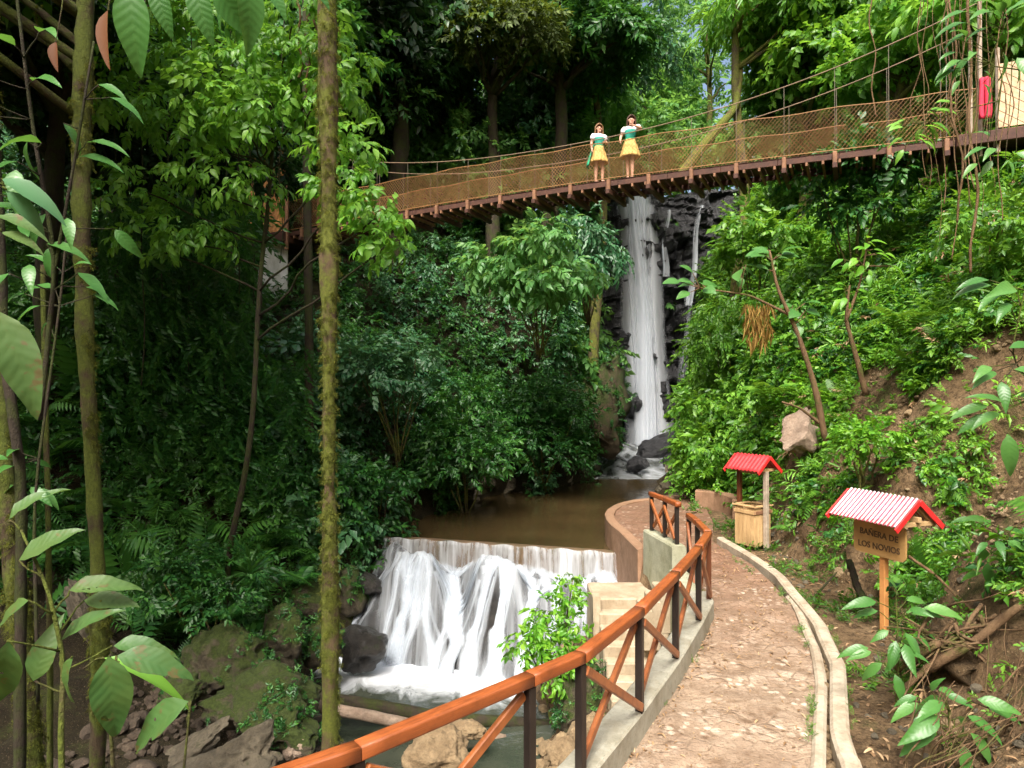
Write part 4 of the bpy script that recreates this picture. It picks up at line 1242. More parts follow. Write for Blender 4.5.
rock(262, 698, 10.9, (.95, .65, .55), 'rock_moss', 'big squarish mossy boulder with a pale chipped corner near the fallen logs', 21, (5, 8, 20))
rock(278, 722, 10.2, (.72, .5, .36), 'rock_moss', 'dark mossy boulder just below the fallen logs, left of the mossy trunk', 22, (0, 14, -20))
rock(240, 758, 9.3, (.85, .6, .42), 'rock_grey', 'flat topped brown slab rock at the bottom edge of the picture', 23, (0, -6, 25), facets=12, cut=(.45, .8))
rock(196, 742, 9.6, (.55, .25, .20), 'rock_grey', 'long dark narrow rock beside the gravel, left of the flat slab', 24, (0, -22, 30), facets=12, cut=(.4, .8))
rock(188, 690, 10.6, (.42, .35, .30), 'rock_moss', 'small mossy boulder behind the yellowing leaf at lower left', 25, (0, 10, 0))
rock(232, 657, 12.2, (.85, .7, .62), 'rock_moss', 'rounded mossy boulder overgrown by creepers, left bank', 26, (0, 0, 40))
rock(285, 640, 12.9, (.55, .5, .62), 'rock_moss', 'upright rounded mossy boulder left of the mossy trunk', 27, (0, 0, 10))
rock(318, 640, 13.4, (.45, .45, .50), 'rock_moss', 'dark mossy boulder touching the mossy trunk in view, by the pool', 28)
rock(362, 648, 14.3, (.55, .5, .52), 'rock_wet', 'wet black boulder at the left foot of the cascade', 29, (0, 12, 0))
rock(360, 582, 16.5, (.6, .5, .28), 'rock_wet', 'flat wet dark rock at the left edge of the cascade below the weir', 30, (0, 18, 0))
rock(165, 545, 15.2, (.95, .8, .9), 'rock_grey', 'large angular brown boulder in the shade of the left bank', 31, (10, -14, 30), facets=14, cut=(.45, .75))
rock(92, 622, 10.2, (.24, .35, 1.05), 'rock_grey', 'tall leaning pale slab rock behind the left mossy trunk', 32, (0, -28, 20), facets=14, cut=(.4, .8))
rock(310, 600, 15.0, (.5, .4, .4), 'rock_moss', 'mossy rock under ferns on the left shore of the pool', 33)
rock(350, 590, 16.2, (.5, .4, .55), 'rock_moss', 'mossy rock between the ferns and the cascade', 38)
rock(443, 757, 9.8, (.52, .45, .42), 'rock_tan', 'big yellowish flat boulder in the stream under the railing', 34, (0, 4, 15), facets=14, cut=(.5, .8))
rock(463, 727, 11.0, (.36, .22, .16), 'rock_tan', 'small pale wedge of stone on top of the logs', 35, (0, 8, 0), name='stone', cat='stone')
rock(296, 745, 9.9, (.20, .17, .17), 'rock_pale', 'single pinkish rounded stone at the foot of the mossy trunk', 36, name='stone', cat='stone')
rock(588, 420, 30.5, (2.9, 1.9, 3.4), 'rock_cliff', 'tall brown mossy cliff block at the left foot of the waterfall', 37, (0, 5, 20), name='cliff_block', cat='cliff', facets=20, rough=.13, cut=(.38, .72))
rock(655, 447, 34.5, (1.3, .8, .65), 'rock_black', 'wet black boulder right under the waterfall', 39, (0, -18, 0))
rock(676, 462, 32, (.6, .5, .45), 'rock_black', 'small black boulder right of the stream below the waterfall', 40)
rock(637, 466, 31, (.55, .5, .45), 'rock_black', 'small black boulder left of the stream below the waterfall', 45)
rock(803, 434, 14.7, (.95, .4, .62), 'rock_pale', 'pale flat stone slab exposed in the green slope behind the little well', 41, (0, -38, 20), facets=14, cut=(.4, .75))
rock(577, 700, 11.6, (.38, .38, .75), 'rock_moss', 'dark rock pillar under the bright green bush by the steps', 42, facets=10)
# scattered rubble on the bank below the steps and the gravel bar
def rubble(name, pts, size, mat, label, seed, flat=.7):
    r = np.random.default_rng(seed); base = []
    for k in range(5):
        me = rock_me('r', seed+k, (1, .8, flat), 10, .05, 2, (.5, .85))
        co = np.empty(len(me.vertices)*3); me.vertices.foreach_get('co', co)
        f = np.empty(len(me.polygons)*3, dtype=int); me.polygons.foreach_get('vertices', f)
        base.append((co.reshape(-1, 3), f.reshape(-1, 3))); bpy.data.meshes.remove(me)
    V, F, n = [], [], 0
    for p in pts:
        co, f = base[r.integers(5)]
        s = r.lognormal(math.log(size), .45); a = r.uniform(0, 6.28); tl = r.uniform(-.35, .35)
        R = np.array(Matrix.Rotation(a, 3, 'Z') @ Matrix.Rotation(tl, 3, 'X'))
        V.append(co*s@R.T+np.array(p)+np.array([0, 0, s*.25])); F.append(f+n); n += len(co)
    o = link(name, mesh_np(name, np.concatenate(V), [np.concatenate(F)], False), M[mat])
    return tag(o, label, 'stones', kind='stuff')
pts = []
for k in range(1400):
    x, y = rng.uniform(-6.5, -2.7), rng.uniform(7.0, 12.6)
    pts.append((x, y, ground(x, y)))
rubble('gravel', pts, .075, 'gravel', 'brown river gravel and cobbles between the boulders on the left shore', 60)
pts = []
for k in range(520):
    y = rng.uniform(8.6, 14.2); x = float(XL(y))-.4-abs(rng.normal())*1.3
    if SX0-.05 < x < SX1+.1 and y > 10.3: continue
    pts.append((x, y, ground(x, y)))
rubble('rubble', pts, .13, 'rock_tan', 'loose pale stones on the bank below the railing', 70)
pts = []
for k in range(420):
    y = rng.uniform(5, 17); x = float(XR(y))+rng.normal()*.35+.1
    if x < XO(min(y, 14.6))+.12: continue
    pts.append((x, y, ground(x, y)))
rubble('rubble', pts, .04, 'rock_grey', 'small stones and clods at the foot of the right earth bank', 71)
pts = []
for k in range(300):
    y = rng.uniform(22, 37); x = rng.choice([XL(y)+rng.uniform(-.6, 1.2), XF(y)+rng.uniform(-.3, .4)])
    pts.append((float(x), y, ground(float(x), y)))
rubble('rubble', pts, .22, 'rock_grey', 'grey stones along the stream below the waterfall', 72)
pts = [(float(XL(y))+rng.uniform(.1, 1.2), y, .0) for y in []]
pts = []
while len(pts) < 1500:
    y = rng.uniform(5, 15); u = rng.uniform(.05, 3.0); x = float(XR(y))+u
    if N3b(np.array([x, y, 0.0]), 1.5) < -.3: continue
    pts.append((x, y, ground(x, y)-.015))
rubble('rubble', pts, .030, 'rock_tan', 'clods and pebbles sticking out of the bare right earth bank', 74)
# clods in the drain channel
pts = []
for k in range(150):
    y = rng.uniform(5.9, 10.6); x = (XK(y)+XO(y))/2+rng.normal()*.05
    pts.append((float(x), y, -.06))
rubble('rubble', pts, .035, 'rock_tan', 'dirt and pebbles lying in the drain channel between the kerbs', 73)

# ================================================================== fallen logs over the stream
stick('log', [P(245, 690, 12.0), P(345, 700, 12.0), P(440, 716, 12.2), P(560, 725, 12.4), P(625, 722, 12.6)], (.12, .10), 'bark_dark', 'long brown mossy log lying across the stream, upper of two', 'log', 12, .05)
stick('log', [P(285, 699, 11.5), P(350, 711, 11.5), P(430, 727, 11.7), P(505, 738, 11.9)], (.10, .085), 'rock_pale', 'pale lichened log lying across the stream, lower of two', 'log', 12, .05)
# ================================================================== foliage
def leaf_tpl(n=2, w=.42, fold=.12, droop=.15, prof=None, wav=0.0):
    """one leaf of unit length along +X; returns V, tris"""
    st = np.linspace(0, 1, n+1)
    if prof is None: prof = lambda t: np.sin(math.pi*t**.72)**.95*(1.05-.25*t)
    V, T = [], []
    def mid(t): return (t*(1-.15*droop*t), 0, -droop*t*t)
    for t in st: V.append(mid(t))
    L, R = [], []
    for i, t in enumerate(st[1:-1]):
        h = w*.5*float(prof(t)); x, _, z = mid(t); zz = z+fold*h*2+(wav*math.sin(i*2.1))
        L.append(len(V)); V.append((x+.04, h, zz)); R.append(len(V)); V.append((x+.04, -h, zz))
    for a, S in ((L, 1), (R, -1)):
        def tri(i, j, k): T.append((i, j, k) if S > 0 else (i, k, j))
        tri(0, 1, a[0])
        for k in range(len(a)-1):
            tri(k+1, k+2, a[k+1]); tri(k+1, a[k+1], a[k])
        tri(n-1, n, a[-1])
    return np.array(V, float), np.array(T)
def place(Vt, org, d, up, s):
    d = np.array(d, float); d /= np.linalg.norm(d); y = np.cross(up, d); y /= np.linalg.norm(y)+1e-9; z = np.cross(d, y)
    return Vt*s@np.stack([d, y, z])+np.array(org)
def merge(parts):
    V, T, n = [], [], 0
    for v, t in parts: V.append(v); T.append(t+n); n += len(v)
    return np.concatenate(V), np.concatenate(T)
KITE = leaf_tpl(2, .44, .12, .12); KITE[0][:, 0] += 0
def kite(w=.42, fold=.1, droop=.12, at=.42):
    V = np.array([(0, 0, 0), (at, w/2, fold*w), (1, 0, -droop), (at, -w/2, fold*w)]); return V, np.array([(0, 2, 1), (0, 3, 2)])
def spray(n, leaf, ln, ang=55, droop=.25, seed=0, curve=.3, flat=.35, alt=True):
    """a leafy twig of unit length"""
    r = np.random.default_rng(seed); out = []
    for k in range(n):
        t = .12+.88*(k+.5)/n
        s = 1 if (k % 2) else -1
        org = (t, .0, -curve*t*t)
        if k == n-1: a = r.normal()*.2
        else: a = math.radians(ang)*(1-.35*t)*s+r.normal()*.22
        d = (math.cos(a), math.sin(a), -droop-2*curve*t*.5+r.normal()*flat)
        up = (r.normal()*flat, r.normal()*flat, 1)
        out.append(place(leaf[0], org, d, up, ln*r.uniform(.7, 1.2)*(.75+.5*math.sin(t*2.6)))); 
    return merge([(v, leaf[1]) for v in out])
def frond(n=13, w=.30, curve=.45, leafw=.26, seed=0):
    out = []; lf = kite(leafw, .05, .1, .3); r = np.random.default_rng(seed)
    for k in range(n):
        t = .10+.9*k/(n-1); ln = w*math.sin(math.pi*min(1, t*.9+.1))**.7+.03
        for s in (1, -1):
            x = t*(1-.1*t); d = (.42, s, -.25-curve*.4*t+r.normal()*.06)
            out.append((place(lf[0], (x, 0, .28*math.sin(t*2.2)-curve*t*t), d, (0, 0, 1), ln), lf[1]))
    for k in range(n-1):
        t0, t1 = .0+k/(n-1), (k+1)/(n-1)
        q = [(t*(1-.1*t), s, .28*math.sin(t*2.2)-curve*t*t+.002) for t in (t0, t1) for s in (.006, -.006)]
        out.append((np.array(q, float), np.array([(0, 1, 2), (1, 3, 2)])))
    return merge(out)
LF1 = kite(.46, .14, .16); LF2 = kite(.60, .12, .22, .45); LF3 = kite(.26, .08, .2, .4); LF5 = leaf_tpl(4, .48, .14, .35)
LFB = leaf_tpl(7, .36, .10, .5, wav=.012)
SP = {
    'small': [spray(11, LF1, .30, seed=k) for k in range(4)],
    'round': [spray(8, LF2, .34, 60, seed=10+k, curve=.25) for k in range(4)],
    'narrow': [spray(12, LF3, .40, 48, .3, seed=20+k, curve=.45) for k in range(4)],
    'broad': [spray(7, LF5, .42, 60, .35, seed=30+k, curve=.4) for k in range(4)],
    'hang': [spray(13, LF1, .24, 50, .6, seed=40+k, curve=.9, flat=.3) for k in range(3)],
    'frond': [frond(13, seed=k, curve=.35+.15*k) for k in range(3)],
    'strap': [merge([(place(leaf_tpl(5, .10, .1, .75)[0], (0, 0, 0), (math.cos(a), math.sin(a), .9+.5*math.sin(a*3)), (0, 0, 1), .8+.2*math.sin(a*5)), leaf_tpl(5, .10, .1, .75)[1]) for a in np.linspace(0, 6.0, 9)])],
    'tuft': [spray(16, kite(.16, .05, .3), .34, 70, .1, seed=60+k, curve=.2, flat=.6) for k in range(3)],
}
def nrm(a): return a/(np.linalg.norm(a, axis=-1, keepdims=True)+1e-9)
class Fol:
    def __init__(s): s.V = []; s.T = []; s.tone = []; s.n = 0
    def add(s, kind, Pn, D, U, S, tone):
        tpls = SP[kind] if isinstance(kind, str) else kind
        Pn = np.atleast_2d(Pn); N = len(Pn)
        if N == 0: return s
        x = nrm(np.broadcast_to(D, Pn.shape)); y = nrm(np.cross(np.broadcast_to(U, Pn.shape), x)); z = np.cross(x, y)
        S = np.broadcast_to(S, (N,)); tone = np.broadcast_to(tone, (N,))
        pick = rng.integers(0, len(tpls), N)
        for k, (tv, tt) in enumerate(tpls):
            m = pick == k
            if not m.any(): continue
            R = np.stack([x[m], y[m], z[m]], 1)               # (n,3,3) rows are axes
            V = np.einsum('kj,nji->nki', tv, R)*S[m][:, None, None]+Pn[m][:, None, :]
            n = int(m.sum()); K = len(tv)
            s.V.append(V.reshape(-1, 3).astype(np.float32))
            s.T.append((tt[None]+(np.arange(n)*K)[:, None, None]).reshape(-1, 3)+s.n)
            s.tone.append(np.repeat(tone[m], K).astype(np.float32)); s.n += n*K
        return s
    def clump(s, kind, c, r, n, size, tone=.5, tvar=.2, up=.55, droop=.0, fill=.55):
        r = np.broadcast_to(np.array(r, float), (3,))
        v = nrm(rng.normal(size=(n, 3))); v[:, 2] = np.where(v[:, 2] < -.35, -v[:, 2]*.6, v[:, 2]); v = nrm(v)
        rr = fill+(1-fill)*rng.random(n)**.6
        lump = 1+.22*N3(v*1.0+np.array(c)*.3, 1.6)
        Pn = np.array(c)+v*r*(rr*lump)[:, None]
        D = v*.9+rng.normal(size=(n, 3))*.45+np.array([0, 0, -droop]); U = v*.5+np.array([0, 0, up])+rng.normal(size=(n, 3))*.25
        return s.add(kind, Pn, D, U, size*rng.uniform(.7, 1.25, n), np.clip(tone+rng.normal(size=n)*tvar*.5, 0, 1))
    def mesh(s, name): return mesh_np(name, np.concatenate(s.V), [np.concatenate(s.T)], True, tone=np.concatenate(s.tone))
    def build(s, name, mat, parent=None): return link(name, s.mesh(name), M[mat], parent)

def in_view(Pn, mg=1.12):
    x, y, z = Pn[:, 0], Pn[:, 1], Pn[:, 2]
    yy = np.maximum(y, .3)
    return (y > .5) & (np.abs(x/yy) < .75*mg) & ((z-CAMZ)/yy < .575*mg) & ((z-CAMZ)/yy > -.565*mg)

def surface_points(xr, yr, n, cond=None):
    out = []; tot = 0
    while tot < n:
        m = 40000
        X = rng.uniform(*xr, m); Y = rng.uniform(*yr, m)
        e = .12
        z = H(X, Y); gxx = (H(X+e, Y)-H(X-e, Y))/(2*e); gyy = (H(X, Y+e)-H(X, Y-e))/(2*e)
        a = np.sqrt(1+gxx**2+gyy**2)
        ok = rng.random(m) < np.minimum(a, 5)/5
        Pn = np.stack([X, Y, z], 1); nr = nrm(np.stack([-gxx, -gyy, np.ones(m)], 1))
        ok &= in_view(Pn)
        facing = (nr*(np.array([0, 0, CAMZ])-Pn)).sum(1) > -.25*np.linalg.norm(Pn, axis=1)
        ok &= facing
        if cond is not None: ok &= cond(Pn, nr)
        out.append(np.concatenate([Pn[ok], nr[ok]], 1)); tot += int(ok.sum())
        if tot == 0: break
    o = np.concatenate(out)[:n]
    return o[:, :3], o[:, 3:]
def cover(fol, kind, Pn, nr, size, mound, tone_f=1.0, out=.7, droop=.25, upb=.7, tbase=.5, tvar=.35):
    n = len(Pn)
    bump = np.clip(.5+.5*N3.fbm(Pn, .62, 3), 0, 1.3)
    h = mound*bump*(.25+.75*rng.random(n)**.7)
    Q_ = Pn+nr*h[:, None]
    tang = nrm(rng.normal(size=(n, 3)))
    D = nr*out+tang*.75+np.array([0, 0, -droop]); U = nr*.6+np.array([0, 0, upb])+rng.normal(size=(n, 3))*.22
    patch = .5+.5*N3b.fbm(Pn, .35, 3)
    tone = np.clip(tbase+tvar*(patch-.5)*1.3+rng.normal(size=n)*.10*tone_f, 0, 1)
    fol.add(kind, Q_, D, U, size*rng.lognormal(0, .25, n), tone)

def stuff(fol, name, mat, label):
    o = fol.build(name, mat); return tag(o, label, 'undergrowth', kind='stuff')

DENS = 1.0
def nn(n): return int(n*DENS)
# --- right slope -------------------------------------------------------------
def right_cond(lo_y, hi_y):
    def f(Pn, nr):
        u = Pn[:, 0]-XR(Pn[:, 1])
        k = N2(Pn[:, :2], .5)*.5+N3(Pn, .9)*.4
        bare = np.interp(Pn[:, 1], [5, 9, 12, 13.5, 15, 18, 20], [2.6, 2.7, 2.8, 2.1, 1.4, .5, .0])
        p = np.where(u > bare+k*.8, 1.0, np.where(u > .1, np.where(N3(Pn, 1.3) > .55, .55, .05), 0.0))
        hole = N3b.fbm(Pn, .5, 3) > 1.15
        p = np.where(hole & (Pn[:, 1] < 16), p*.15, p)
        return (u > .02) & (rng.random(len(u)) < p) & (Pn[:, 1] > lo_y) & (Pn[:, 1] < hi_y)
    return f
f = Fol()
Pn, nr = surface_points((3, 24), (6, 20), nn(26000), right_cond(6, 20)); cover(f, 'small', Pn, nr, .19, .30, tbase=.58)
stuff(f, 'undergrowth', 'leaf_slope', 'dense small leaved ground plants covering the right hand slope under the footbridge')
f = Fol()
Pn, nr = surface_points((3, 24), (7, 22), nn(8000), right_cond(7, 22)); cover(f, 'round', Pn, nr, .25, .36, tbase=.5)
stuff(f, 'undergrowth', 'leaf_lime', 'bright yellow green leafy weeds scattered over the right hand slope')
f = Fol()
Pn, nr = surface_points((3, 24), (7, 22), nn(1000), right_cond(7, 22)); cover(f, 'broad', Pn, nr, .36, .4, droop=.5, tbase=.45)
Pn, nr = surface_points((3, 24), (7, 22), nn(420), right_cond(7, 22)); cover(f, 'frond', Pn, nr, .5, .25, out=.9, droop=.1)
stuff(f, 'undergrowth', 'leaf_slope', 'broad leaved plants and ferns among the weeds of the right hand slope')
f = Fol()
Pn, nr = surface_points((3, 24), (6, 20), nn(700), right_cond(6, 20)); cover(f, 'narrow', Pn, nr, .24, .4, tbase=.5)
stuff(f, 'dead_leaves', 'leaf_dry', 'dry brown leaves and twigs caught among the plants of the right hand slope')
f = Fol()
dk = lambda Pn, nr: right_cond(7, 22)(Pn, nr) & (N3b.fbm(Pn, .75, 3) > .35)
Pn, nr = surface_points((3, 24), (7, 22), nn(4200), dk); cover(f, 'round', Pn, nr, .26, .5, droop=.5, tbase=.45)
stuff(f, 'creepers', 'leaf_left', 'darker creepers in patches between the bright plants of the right hand slope')
f = Fol()
gk = lambda Pn, nr: right_cond(7, 22)(Pn, nr) & (N3.fbm(Pn, .8, 3) > .5)
Pn, nr = surface_points((3, 24), (7, 22), nn(900), gk); cover(f, 'tuft', Pn, nr, .42, .25, out=.5, droop=-.6, tbase=.6)
stuff(f, 'grass', 'leaf_mid', 'tufts of tall pale grass on the right hand slope')
# right cliff towards the waterfall: hanging drapery of leaves
f = Fol()
rc = lambda Pn, nr: (Pn[:, 0]-XR(Pn[:, 1]) > .1+np.maximum(0, Pn[:, 1]-30)*.15)
Pn, nr = surface_points((5, 30), (17, 40), nn(15000), rc); cover(f, 'round', Pn, nr, .40, .8, droop=.45, tbase=.5)
stuff(f, 'creepers', 'leaf_slope', 'leafy creepers draping the steep cliff between the little well and the waterfall')
f = Fol()
Pn, nr = surface_points((5, 30), (19, 40), nn(6000), rc); cover(f, 'hang', Pn, nr, .55, .8, droop=.6, tbase=.55)
stuff(f, 'creepers', 'leaf_mid', 'paler hanging foliage on the cliff right of the waterfall')
# grass tufts and weeds along the kerb and the foot of the bank
f = Fol()
def foot(Pn, nr):
    u = Pn[:, 0]-XR(Pn[:, 1]); k = N2(Pn[:, :2], 1.3)
    return (Pn[:, 0] > XO(np.minimum(Pn[:, 1], 14.6))+.15) & (u < .7) & (k > .35) & (Pn[:, 1] < 20)
Pn, nr = surface_points((2.8, 7), (5.5, 20), nn(700), foot); cover(f, 'tuft', Pn, nr, .16, .05, tbase=.5)
Pn, nr = surface_points((2.8, 7), (5.5, 20), nn(220), foot); cover(f, 'small', Pn, nr, .2, .06, tbase=.6)
n = 420; y = rng.uniform(5.8, 14.6, n); q_ = rng.random(n); x = np.where(q_ < .35, XK(np.minimum(y, 10.8))-.02, np.where(q_ < .8, XO(y)+.12, XL(y)+.10))+rng.normal(size=n)*.02; k = N2(np.stack([x, y], 1), 1.5) > .2; x, y = x[k], y[k]
Pn = np.stack([x, y, 0*x+.005], 1); f.add('tuft', Pn, np.stack([rng.normal(size=len(x))*.6, rng.normal(size=len(x))*.6, np.ones(len(x))], 1), (0, -1, .3), rng.uniform(.04, .12, len(x)), rng.random(len(x)))
stuff(f, 'weeds', 'leaf_slope', 'short weeds and grass along the dirt strip beside the kerb')
# --- left bank ---------------------------------------------------------------
f = Fol()
lc = lambda Pn, nr: (XF(Pn[:, 1])-Pn[:, 0] > .15+.4*N2(Pn[:, :2], .7))
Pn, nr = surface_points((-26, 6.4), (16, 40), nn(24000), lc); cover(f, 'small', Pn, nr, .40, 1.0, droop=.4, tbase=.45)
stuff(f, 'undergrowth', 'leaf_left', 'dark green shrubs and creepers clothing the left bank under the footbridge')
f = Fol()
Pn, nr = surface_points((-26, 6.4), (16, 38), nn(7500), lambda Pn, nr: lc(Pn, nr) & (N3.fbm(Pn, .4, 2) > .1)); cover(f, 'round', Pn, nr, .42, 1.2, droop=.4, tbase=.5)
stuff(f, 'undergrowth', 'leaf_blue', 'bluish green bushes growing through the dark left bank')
f = Fol()
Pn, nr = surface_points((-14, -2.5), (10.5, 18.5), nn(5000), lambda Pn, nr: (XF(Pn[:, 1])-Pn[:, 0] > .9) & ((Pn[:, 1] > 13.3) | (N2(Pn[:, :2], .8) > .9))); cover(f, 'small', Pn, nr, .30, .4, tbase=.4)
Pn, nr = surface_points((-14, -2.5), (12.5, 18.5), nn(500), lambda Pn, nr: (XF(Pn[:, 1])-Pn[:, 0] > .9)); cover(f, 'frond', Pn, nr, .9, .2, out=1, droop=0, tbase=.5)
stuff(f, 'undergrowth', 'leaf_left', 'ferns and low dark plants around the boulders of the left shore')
# --- the wood above and behind -------------------------------------------------
f = Fol()
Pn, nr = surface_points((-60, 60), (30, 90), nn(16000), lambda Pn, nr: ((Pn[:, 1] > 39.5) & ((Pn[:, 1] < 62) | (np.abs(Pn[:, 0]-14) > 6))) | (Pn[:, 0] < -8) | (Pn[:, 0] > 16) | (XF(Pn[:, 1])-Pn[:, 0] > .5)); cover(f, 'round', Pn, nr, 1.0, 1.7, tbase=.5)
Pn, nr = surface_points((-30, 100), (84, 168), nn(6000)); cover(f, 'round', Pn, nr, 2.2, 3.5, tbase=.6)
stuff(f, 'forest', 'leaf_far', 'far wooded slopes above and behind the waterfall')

# ================================================================== trees
def trunk_pts(p0, p1, n=14, wob=.1, seed=0):
    r = np.random.default_rng(seed); p0 = np.array(p0, float); p1 = np.array(p1, float); t = np.linspace(0, 1, n)[:, None]
    q = p0+(p1-p0)*t; ph = r.uniform(0, 6, 4)
    q[:, 0] += wob*(np.sin(t[:, 0]*5+ph[0])+.5*np.sin(t[:, 0]*11+ph[1]))*np.minimum(1, t[:, 0]*4)
    q[:, 1] += wob*(np.sin(t[:, 0]*4+ph[2])+.5*np.sin(t[:, 0]*9+ph[3]))*np.minimum(1, t[:, 0]*4)
    return q
def limb(m, p0, p1, r0, r1, n=9, wob=.08, seed=0, seg=10, jit=.05):
    q = trunk_pts(p0, p1, n, wob, seed); m.tube(q, np.linspace(r0, r1, len(q)), seg, jit=jit); return q
def tree(name, label, base, top, r0, r1, bark, clumps, leafm, kind, size, per=70, tone=.5, wob=.15, seed=0, cat='tree', group=None, droop=.1, branches=True, tvar=.3, flare=1.35, seg=12):
    """clumps: (x, y, z, radius) in the world"""
    base = np.array(base, float); top = np.array(top, float)
    root = empty(name, base, 0, label, cat, group)
    m = MB(); nq = 110 if seg >= 16 else 26
    q = trunk_pts(base-np.array([0, 0, .4]), top, nq, wob, seed)
    rr = np.interp(np.linspace(0, 1, len(q)), [0, .06, .2, 1], [r0*flare, r0*1.08, r0, r1])
    if seg >= 16: rr = rr*(1+.13*N3.fbm(q, 1.1, 3)+.05*rng.normal(size=nq))
    m.tube(q, rr, seg, jit=.05)
    if branches:
        for k, (x, y, z, r) in enumerate(clumps):
            zz = z-.6*r; i = int(np.argmin(np.abs(q[:, 2]-(zz-abs(np.hypot(x-q[:, 0], y-q[:, 1])).min()*.5))))
            i = min(max(i, 3), len(q)-1)
            limb(m, q[i], (x, y, z-.1*r), rr[i]*.55, rr[i]*.12+.01, 8, .12, seed*7+k, 7)
    on(root, m.build('trunk', M[bark], None, True))
    f = Fol()
    for x, y, z, r in clumps:
        tn = tone+rng.normal()*.13
        f.clump(kind, (x, y, z), (r, r, r*.72), int(per*r*r*1.6)+12, size, tn, tvar, droop=droop)
    on(root, f.build('crown', leafm))
    return root
def cl(px, py, d, r, n, spread, seed, flat=.6):
    """n clumps around a point of the picture at its true distance"""
    rr = np.random.default_rng(seed); c = P(px, py, d); out = []
    for k in range(n):
        v = rr.normal(size=3); v /= np.linalg.norm(v); v *= spread*rr.uniform(.3, 1)**.5
        out.append((c.x+v[0], c.y+v[1], c.z+v[2]*flat, r*rr.uniform(.7, 1.25)))
    return out
def gpt(px, d, dz=0):
    x = (px-512)/FPX*d; return (x, d, ground(x, d)+dz)

# foreground mossy trunks; unseen crown clumps over the left ravine are added to shade it
tb = P(331, 742, 9.6); tb.z = ground(tb.x, tb.y)
canopy1 = [(-4.4, 9.0, 14.5, 1.3), (-2.2, 10.4, 15.5, 1.3), (-3.2, 8.6, 15.6, 1.2)]
t1_ = tree('mossy_tree', 'straight slender moss covered tree trunk standing by the stream in front of the cascade', tb, P(322, -60, 9.6)+Vector((0, 0, 6.0)), .118, .095, 'bark_moss', canopy1, 'leaf_mid', 'round', .8, 26, .5, .035, 3, flare=1.1, seg=20)
tb = P(92, 690, 7.6); tb.z = ground(tb.x, tb.y)
canopy2 = [(-9.5, 9, 11.5, 2.6), (-9.0, 13, 12.5, 2.8), (-12, 12, 13, 3), (-8.2, 9.8, 11.4, 2.0), (-10.5, 11.5, 11.6, 2.4), (-7.9, 7.0, 11.0, 1.8), (-9.8, 6.0, 11.3, 2.2), (-7.7, 4.8, 10.2, 1.5), (-9.5, 3.6, 10.5, 2.0), (-12, 7, 12, 2.6)]
t2_ = tree('mossy_tree', 'slender mossy trunk bending slightly, second from the left edge', tb, P(102, -40, 7.4)+Vector((0, 0, 5.6)), .085, .062, 'bark_green', canopy2, 'leaf_mid', 'round', .85, 40, .45, .10, 8, flare=1.15, seg=16)
tb = P(48, 768, 6.4); tb.z = ground(tb.x, tb.y)-.2
canopy3 = [(-9.6, 7.0, 10.5, 1.8), (-11, 9, 11, 2.6)]
t3_ = tree('mossy_tree', 'thick leaning trunk with shaggy moss nearest the left edge', tb, P(-6, 180, 6.6)+Vector((-.3, 0, 5)), .09, .07, 'bark_green', canopy3, 'leaf_mid', 'round', .8, 26, .45, .05, 12, flare=1.2, seg=16)
# slim stems in the undergrowth at the left
for k, (x0, y0, x1, y1, d, r, lab) in enumerate((
        (52, 690, 44, 350, 6.9, .030, 'thin straight brown stem between the two left mossy trunks'),
        (22, 480, -2, 210, 6.2, .05, 'dark bare trunk crossing the left edge beside the spotted hanging leaf'),
        (309, 360, 305, -20, 17.5, .12, 'dark trunk with hanging roots just left of the mossy trunk by the stream'))):
    a = P(x0, y0, d); b = P(x1, y1, d)
    base = Vector((a.x+(a.x-b.x)*.0, d, min(a.z, ground(a.x, d)))); 
    o = stick('stem', [base+Vector((0, 0, -.1)), (base+a)/2, a, (a+b)/2+Vector((rng.normal()*.06, 0, 0)), b, b+(b-a)*.25], (r, r*.8), 'bark_dark' if k != 0 else 'bark_green', lab, 'stem', 9, .08)
# bright leaved tree on the left, its twigs hanging in front of the bridgehead
cs = [P(225, 75, 13.0), P(290, 60, 12.6), P(330, 100, 12.6), P(180, 130, 13.2), P(262, 130, 12.8), P(350, 150, 12.2), P(225, 190, 13.2), P(140, 190, 13.4), P(195, 20, 13), P(300, 20, 12.6), P(375, 215, 11.8), P(350, 190, 12), P(385, 245, 11.8), P(240, 110, 12.5), P(150, 70, 13.5), P(150, 240, 13.4), P(200, 240, 13.5), P(340, 60, 12.4), P(125, 110, 13.6)]
rs = [.85, .8, .75, .8, .75, .55, .75, .65, .8, .7, .55, .5, .42, .8, .8, .5, .6, .55, .7]
bt = gpt(232, 13.6)
tree('leafy_tree', 'young tree with bright drooping leaves hanging before the left bridgehead', bt, P(262, 60, 13), .06, .03, 'bark_dark', [(*c, r) for c, r in zip(cs, rs)], 'leaf_mid', 'broad', .38, 66, .68, .22, 21, droop=.55)
